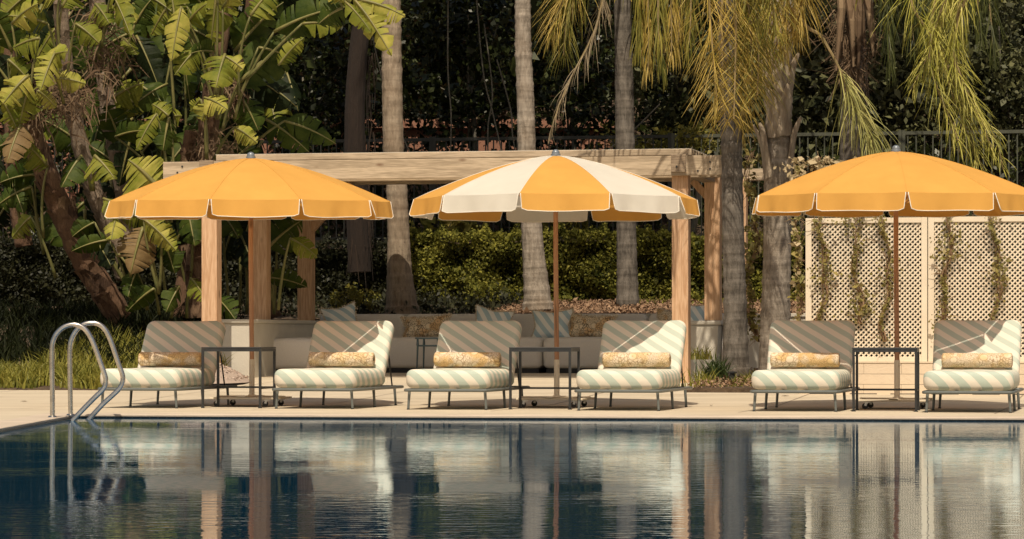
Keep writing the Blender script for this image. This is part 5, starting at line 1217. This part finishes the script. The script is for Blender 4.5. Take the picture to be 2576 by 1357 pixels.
# right front palm
p4 = palm(1852, 930, 34.6, 'grey palm trunk rising from the small bed beside the wall pillar')
palm_trunk(p4, [(1853, 945), (1852, 915), (1850, 800), (1846, 660), (1843, 520), (1841, 400), (1838, 300), (1834, 180), (1830, 60), (1826, -120)], 34.6, [78, 66, 60, 56, 55, 53, 54, 52, 50, 48], M['trunkC'])
crown_fronds(p4, P(1826, -130, 34.6), 9, 2.1, M['frondyellow'], nl=60)
for l in ([(1826, -130), (1800, -120), (1784, -20), (1792, 120), (1806, 280)], [(1826, -130), (1838, -80), (1850, 20), (1850, 150), (1846, 300)], [(1826, -130), (1822, -60), (1815, 40), (1818, 150), (1824, 310)],
          [(1826, -130), (1862, -100), (1880, -10), (1888, 80), (1892, 200)], [(1826, -130), (1900, -120), (1930, -60), (1945, 10), (1950, 80)], [(1826, -130), (1870, -60), (1900, 30), (1908, 120), (1905, 240)]):
    add_frond(p4, PP(l, 33.9 + rnd.uniform(-.2, .2)), rnd.choice([M['frondyellow'], M['frondyellow'], M['frondgreen']]), 150, .62, droop=.36, spread=1.0, wd=.0085)
# thick palm with old leaf bases
p5 = palm(1948, 940, 35.6, 'thick palm trunk with peeling old leaf bases left of the lattice')
palm_trunk(p5, [(1945, 960), (1950, 815), (1955, 650), (1955, 520), (1956, 430), (1958, 350), (1960, 280), (1962, 150), (1966, 20), (1968, -100)], 35.6, [78, 74, 72, 70, 68, 62, 66, 66, 60, 60], M['trunkB'], ringamp=.014, ringstep=.10)
for k, (v, phi, al, h, flare) in enumerate([(452, -150, 30, .62, .10), (455, -28, 32, .70, .12), (440, -175, 25, .55, .12), (350, -118, 48, .50, .05), (345, -62, 46, .58, .06), (300, -90, 50, .42, .04), (270, -150, 36, .50, .09), (262, -30, 36, .55, .10), (225, -100, 46, .45, .05), (215, -55, 40, .5, .07), (170, -130, 40, .5, .08), (160, -75, 44, .5, .05), (150, -25, 36, .55, .11), (110, -105, 44, .5, .06)]):
    g = G(); y = 35.6; c = P(1957, v, y); vs = []; rb = .152
    for j in range(10):
        f = j / 9; a_ = al * ((1 - f) ** .62) * (1 - .15 * math.sin(f * 3)) + 2.5; rr_ = rb + .012 + flare * f ** 2.2
        for q in range(7):
            u = q / 6 * 2 - 1; an = R(phi + a_ * u); rq = rr_ + .012 * (1 - u * u) - .01 * abs(u) * math.sin(f * 9 + k)
            vs.append(Vector((c.x + rq * math.cos(an), y + rq * math.sin(an), c.z + h * f + .03 * abs(u))))
    n0 = len(vs)
    for q_ in vs[:]: d_ = Vector((c.x - q_.x, y - q_.y, 0)); vs.append(q_ + d_.normalized() * .016)
    fr = [(j * 7 + q, j * 7 + q + 1, (j + 1) * 7 + q + 1, (j + 1) * 7 + q) for j in range(9) for q in range(6)]
    rim_ = [(j * 7, (j + 1) * 7, n0 + (j + 1) * 7, n0 + j * 7) for j in range(9)] + [(j * 7 + 6, n0 + j * 7 + 6, n0 + (j + 1) * 7 + 6, (j + 1) * 7 + 6) for j in range(9)]
    g.add(vs, fr + [tuple(i + n0 for i in f[::-1]) for f in fr] + rim_); g.build('leaf_base', M['boot'], p5, off=p5.location, smooth=True, auto=50)
crown_fronds(p5, P(1968, -100, 35.6), 8, 2.2, M['frondgreen'], nl=60)
for l, m, L_, dr, sp, n_ in (([(1968, -100), (1930, -90), (1900, 0), (1882, 110), (1874, 240), (1866, 350)], 'frondyellow', .56, .4, 1.0, 180), ([(1968, -100), (1950, -60), (1932, 40), (1920, 140), (1915, 230)], 'frondyellow', .56, .4, 1.0, 150),
    ([(1968, -100), (2000, -100), (2020, -40), (2012, 40), (1996, 100)], 'frondyellow', .5, .55, .9, 200), ([(1968, -100), (1985, -40), (1975, 50), (1960, 130)], 'frondyellow', .5, .55, .9, 200),
    ([(1990, 20), (2030, 68), (2062, 88), (2082, 118), (2110, 170), (2150, 260), (2190, 340), (2205, 385)], 'frondsage', .62, .62, 1.0, 240)):
    add_frond(p5, PP(l, 34.6), M[m], n_, L_, droop=dr, spread=sp, wd=.009, start=.45 if m == 'frondsage' else .12)
# fibrous palm behind
p6 = palm(2138, 760, 43.8, 'dim palm with a shaggy brown head behind the sage frond')
palm_trunk(p6, [(2138, 830), (2138, 600), (2138, 400), (2140, 190), (2142, 60), (2144, -120)], 43.8, [60, 54, 52, 50, 66, 60], M['trunkC'])
g = G()
for k in range(900):
    v = rnd.uniform(-80, 200); a = P(2142 + rnd.gauss(0, 20 + 12 * (v < 120)), v, 43.5 + rnd.uniform(-.15, .1)); d = Vector((rnd.uniform(-.8, .8), rnd.uniform(-.4, .1), rnd.uniform(-1, .5))).normalized() * rnd.uniform(.15, .4); s_ = Vector((rnd.uniform(.003, .012), 0, 0))
    g.add([a - s_, a + s_, a + d + s_ * .3, a + d - s_ * .3], [(0, 1, 2, 3)])
for k in range(9):
    px = 2115 + k * 8; a = P(px, -40, 43.3); b = P(px + rnd.uniform(-30, 34), rnd.uniform(90, 180), 43.2); g.tube([a, (a + b) / 2 + Vector((0, -.05, .05)), b], [.07, .05, .015], 6)
g.build('fibre_skirt', M['fibre'], p6, off=p6.location)
crown_fronds(p6, P(2144, -120, 43.8), 9, 2.4, M['frondark'], nl=60)
for px, px2 in ((2215, 2240), (2265, 2300), (2330, 2370), (2395, 2420), (2440, 2470), (2300, 2335), (2360, 2400), (2470, 2500)):
    add_frond(p6, PP([(2144, -120), ((2144 + px) / 2, -190), (px, -120), (px2 - 10, 20), (px2, rnd.uniform(90, 170))], 42 + rnd.uniform(-.3, .3)), rnd.choice([M['frondark'], M['frondark'], M['frondgreen']]), 220, .62, droop=1.0, spread=.5, wd=.011)
# out-of-frame palm on the right that throws the lime fronds
p7 = palm(2660, 760, 38.6, 'palm standing just outside the right edge with lime drooping fronds')
palm_trunk(p7, [(2690, 850), (2685, 500), (2680, 200), (2675, -100)], 38.6, [70, 64, 60, 58], M['trunkB'])
crown_fronds(p7, P(2675, -110, 38.6), 7, 2.2, M['frondlime'], nl=60)
for l, n_, L_, sp in (([(2675, -110), (2480, -190), (2330, -90), (2292, 0), (2335, 80), (2366, 150), (2400, 250), (2440, 350), (2480, 440)], 260, .66, 1.0), ([(2675, -110), (2500, -180), (2380, -60), (2345, 60), (2375, 140), (2410, 240), (2445, 330), (2455, 410)], 220, .6, 1.0),
                      ([(2675, -110), (2540, -160), (2400, -30), (2340, 110), (2350, 200), (2390, 300), (2420, 380)], 200, .55, 1.0), ([(2675, -110), (2560, -160), (2430, -30), (2400, 140), (2440, 260), (2500, 340), (2525, 430)], 180, .45, .9),
                      ([(2675, -110), (2560, -140), (2440, -20), (2400, 110), (2420, 200), (2465, 300), (2505, 400)], 200, .5, .9), ([(2675, -110), (2520, -160), (2400, -60), (2370, 60), (2330, 150), (2290, 230)], 150, .6, .9)):
    add_frond(p7, PP(l, 36.6 + rnd.uniform(-.3, .3)), M['frondlime'], n_, L_, droop=.5, spread=sp, wd=.009, start=.36)

# ------------------------------------------------------------ vines
def vine(px, v0, v1, t, m, n, wpx, label, stems=3, flowers=0, size=.05, off=-.05, amp=6):
    s = s_at(px, t); base = W(s, t + off); base.z = CH + (HZ - v1) * base.y / FPX; r = empty('climbing_vine', base); tag(r, label, 'climbing vine', 'climbing vines')
    y = base.y; g = G(); ph = rnd.uniform(0, 6)
    def cx(v): return px + amp * math.sin(v / 47 + ph) + amp * .5 * math.sin(v / 19)
    for k in range(stems):
        o_ = rnd.uniform(-5, 5); pts = [P(cx(v) + o_ + rnd.uniform(-2, 2) + 3 * math.sin(v / 15 + k * 2), v, y + rnd.uniform(-.02, .02)) for v in np.linspace(v1, v0, 16)]; g.tube(smooth_path(pts, 2), [.012 - .0003 * i for i in range(31)], 5)
    for k in range(stems * 9):
        v = rnd.uniform(v0, v1); a = P(cx(v), v, y); b = a + Vector((rnd.gauss(0, .09), rnd.uniform(-.06, .01), rnd.gauss(0, .10))); g.tube([a, (a + b) / 2 + Vector((0, -.02, .02)), b], [.004, .003, .002], 4)
    g.build('stem', M['vinestem'], r, off=base, smooth=True)
    vv = rng.uniform(v0, v1, n); vv = vv[rng.random(n) < .45 + .55 * (np.sin(vv / 17 + ph * 2) > -.2)]; n = len(vv); cl = np.clip(np.sin(vv / 33 + ph) * .6 + .7, .2, 1.3); top = 1 + 1.0 * np.exp(-((vv - v0) / 40.) ** 2)
    X = np.array([cx(v) for v in vv]) + rng.normal(0, 1, n) * wpx * .55 * cl * top * (1 + .8 * (rng.random(n) < .15))
    Pn = np.column_stack([(X - 1288) * y / FPX, y + rng.uniform(-.09, .03, n), CH + (HZ - vv) * y / FPX]); k_ = int(n * (1 - flowers))
    cloud_mesh('leaves', leaf_cloud(Pn[:k_], size, up=.6, front=.9, asp=.7), m, r, off=base)
    if flowers: cloud_mesh('bracts', leaf_cloud(Pn[k_:], size * 1.3, up=.6, front=.9, asp=.85), M['flower'], r, off=base)['kind'] = 'stuff'
vine(2068, 530, 815, LT, M['driedvine'], 620, 24, 'sparse olive vine climbing the left edge of the lattice', size=.034, amp=9)
vine(2157, 530, 815, LT, M['driedvine'], 760, 26, 'brown leafy vine up the middle of the left lattice panel', size=.034, amp=9)
vine(2228, 540, 860, LT, M['driedvine'], 620, 20, 'dry vine beside the umbrella pole on the lattice', size=.034, amp=9)
vine(2382, 535, 912, LT, M['driedvine'], 900, 26, 'thick dry vine up the left part of the right lattice panel', 5, size=.034, amp=9)
vine(2506, 530, 815, LT, M['driedvine'], 640, 18, 'thin dry vine near the right picture edge', size=.034, amp=9)
vine(2008, 420, 905, LT + .1, M['driedvine'], 900, 18, 'flowering vine with cream bracts against the lattice end post', 5, flowers=.28, size=.05, off=-.02)
vine(2060, 395, 470, LT + .3, M['flower'], 420, 50, 'cream flowered spray above the left lattice panel', 3, flowers=.6, size=.05, off=.2)
vine(1893, 380, 860, 8.4, M['driedvine'], 700, 26, 'brown dried climber between the two right palm trunks', 5, size=.07, amp=12)
# low shrubs behind the sofa
for px, v0, v1, wpx, y, m, lab, n_ in ((892, 728, 778, 110, 42.2, 'yellowleaf', 'small bright shrub left of the tan palm base', 30), (1215, 700, 770, 90, 43.8, 'hedge', 'low leafy shrub before the hedge', 22), (1010, 560, 600, 60, 47, 'yellowleaf', 'bright leaves over the hedge behind the tan palm', 14)):
    x0, x1, y0, y1, z0, z1 = pxbox(px - wpx / 2, px + wpx / 2, v0, v1, y - .2, y + .2); base = Vector(((x0 + x1) / 2, y, z0 - .1)); r = empty('small_shrub', base); tag(r, lab, 'shrub', 'small shrubs behind the sofa')
    Pn = clumps(n_, 26, (x0, x1, y0, y1, z0, z1), .10, .3); cloud_mesh('foliage', leaf_cloud(Pn, .05, up=.7, front=.6), M[m], r, off=base)
    g = G()
    for k in range(7): g.tube([base, base + Vector((rnd.uniform(-.2, .2), 0, rnd.uniform(.15, .3)))], [.008, .003], 5)
    g.build('stem', M['stemwood'], r, off=base)
print('built', len(bpy.data.objects))
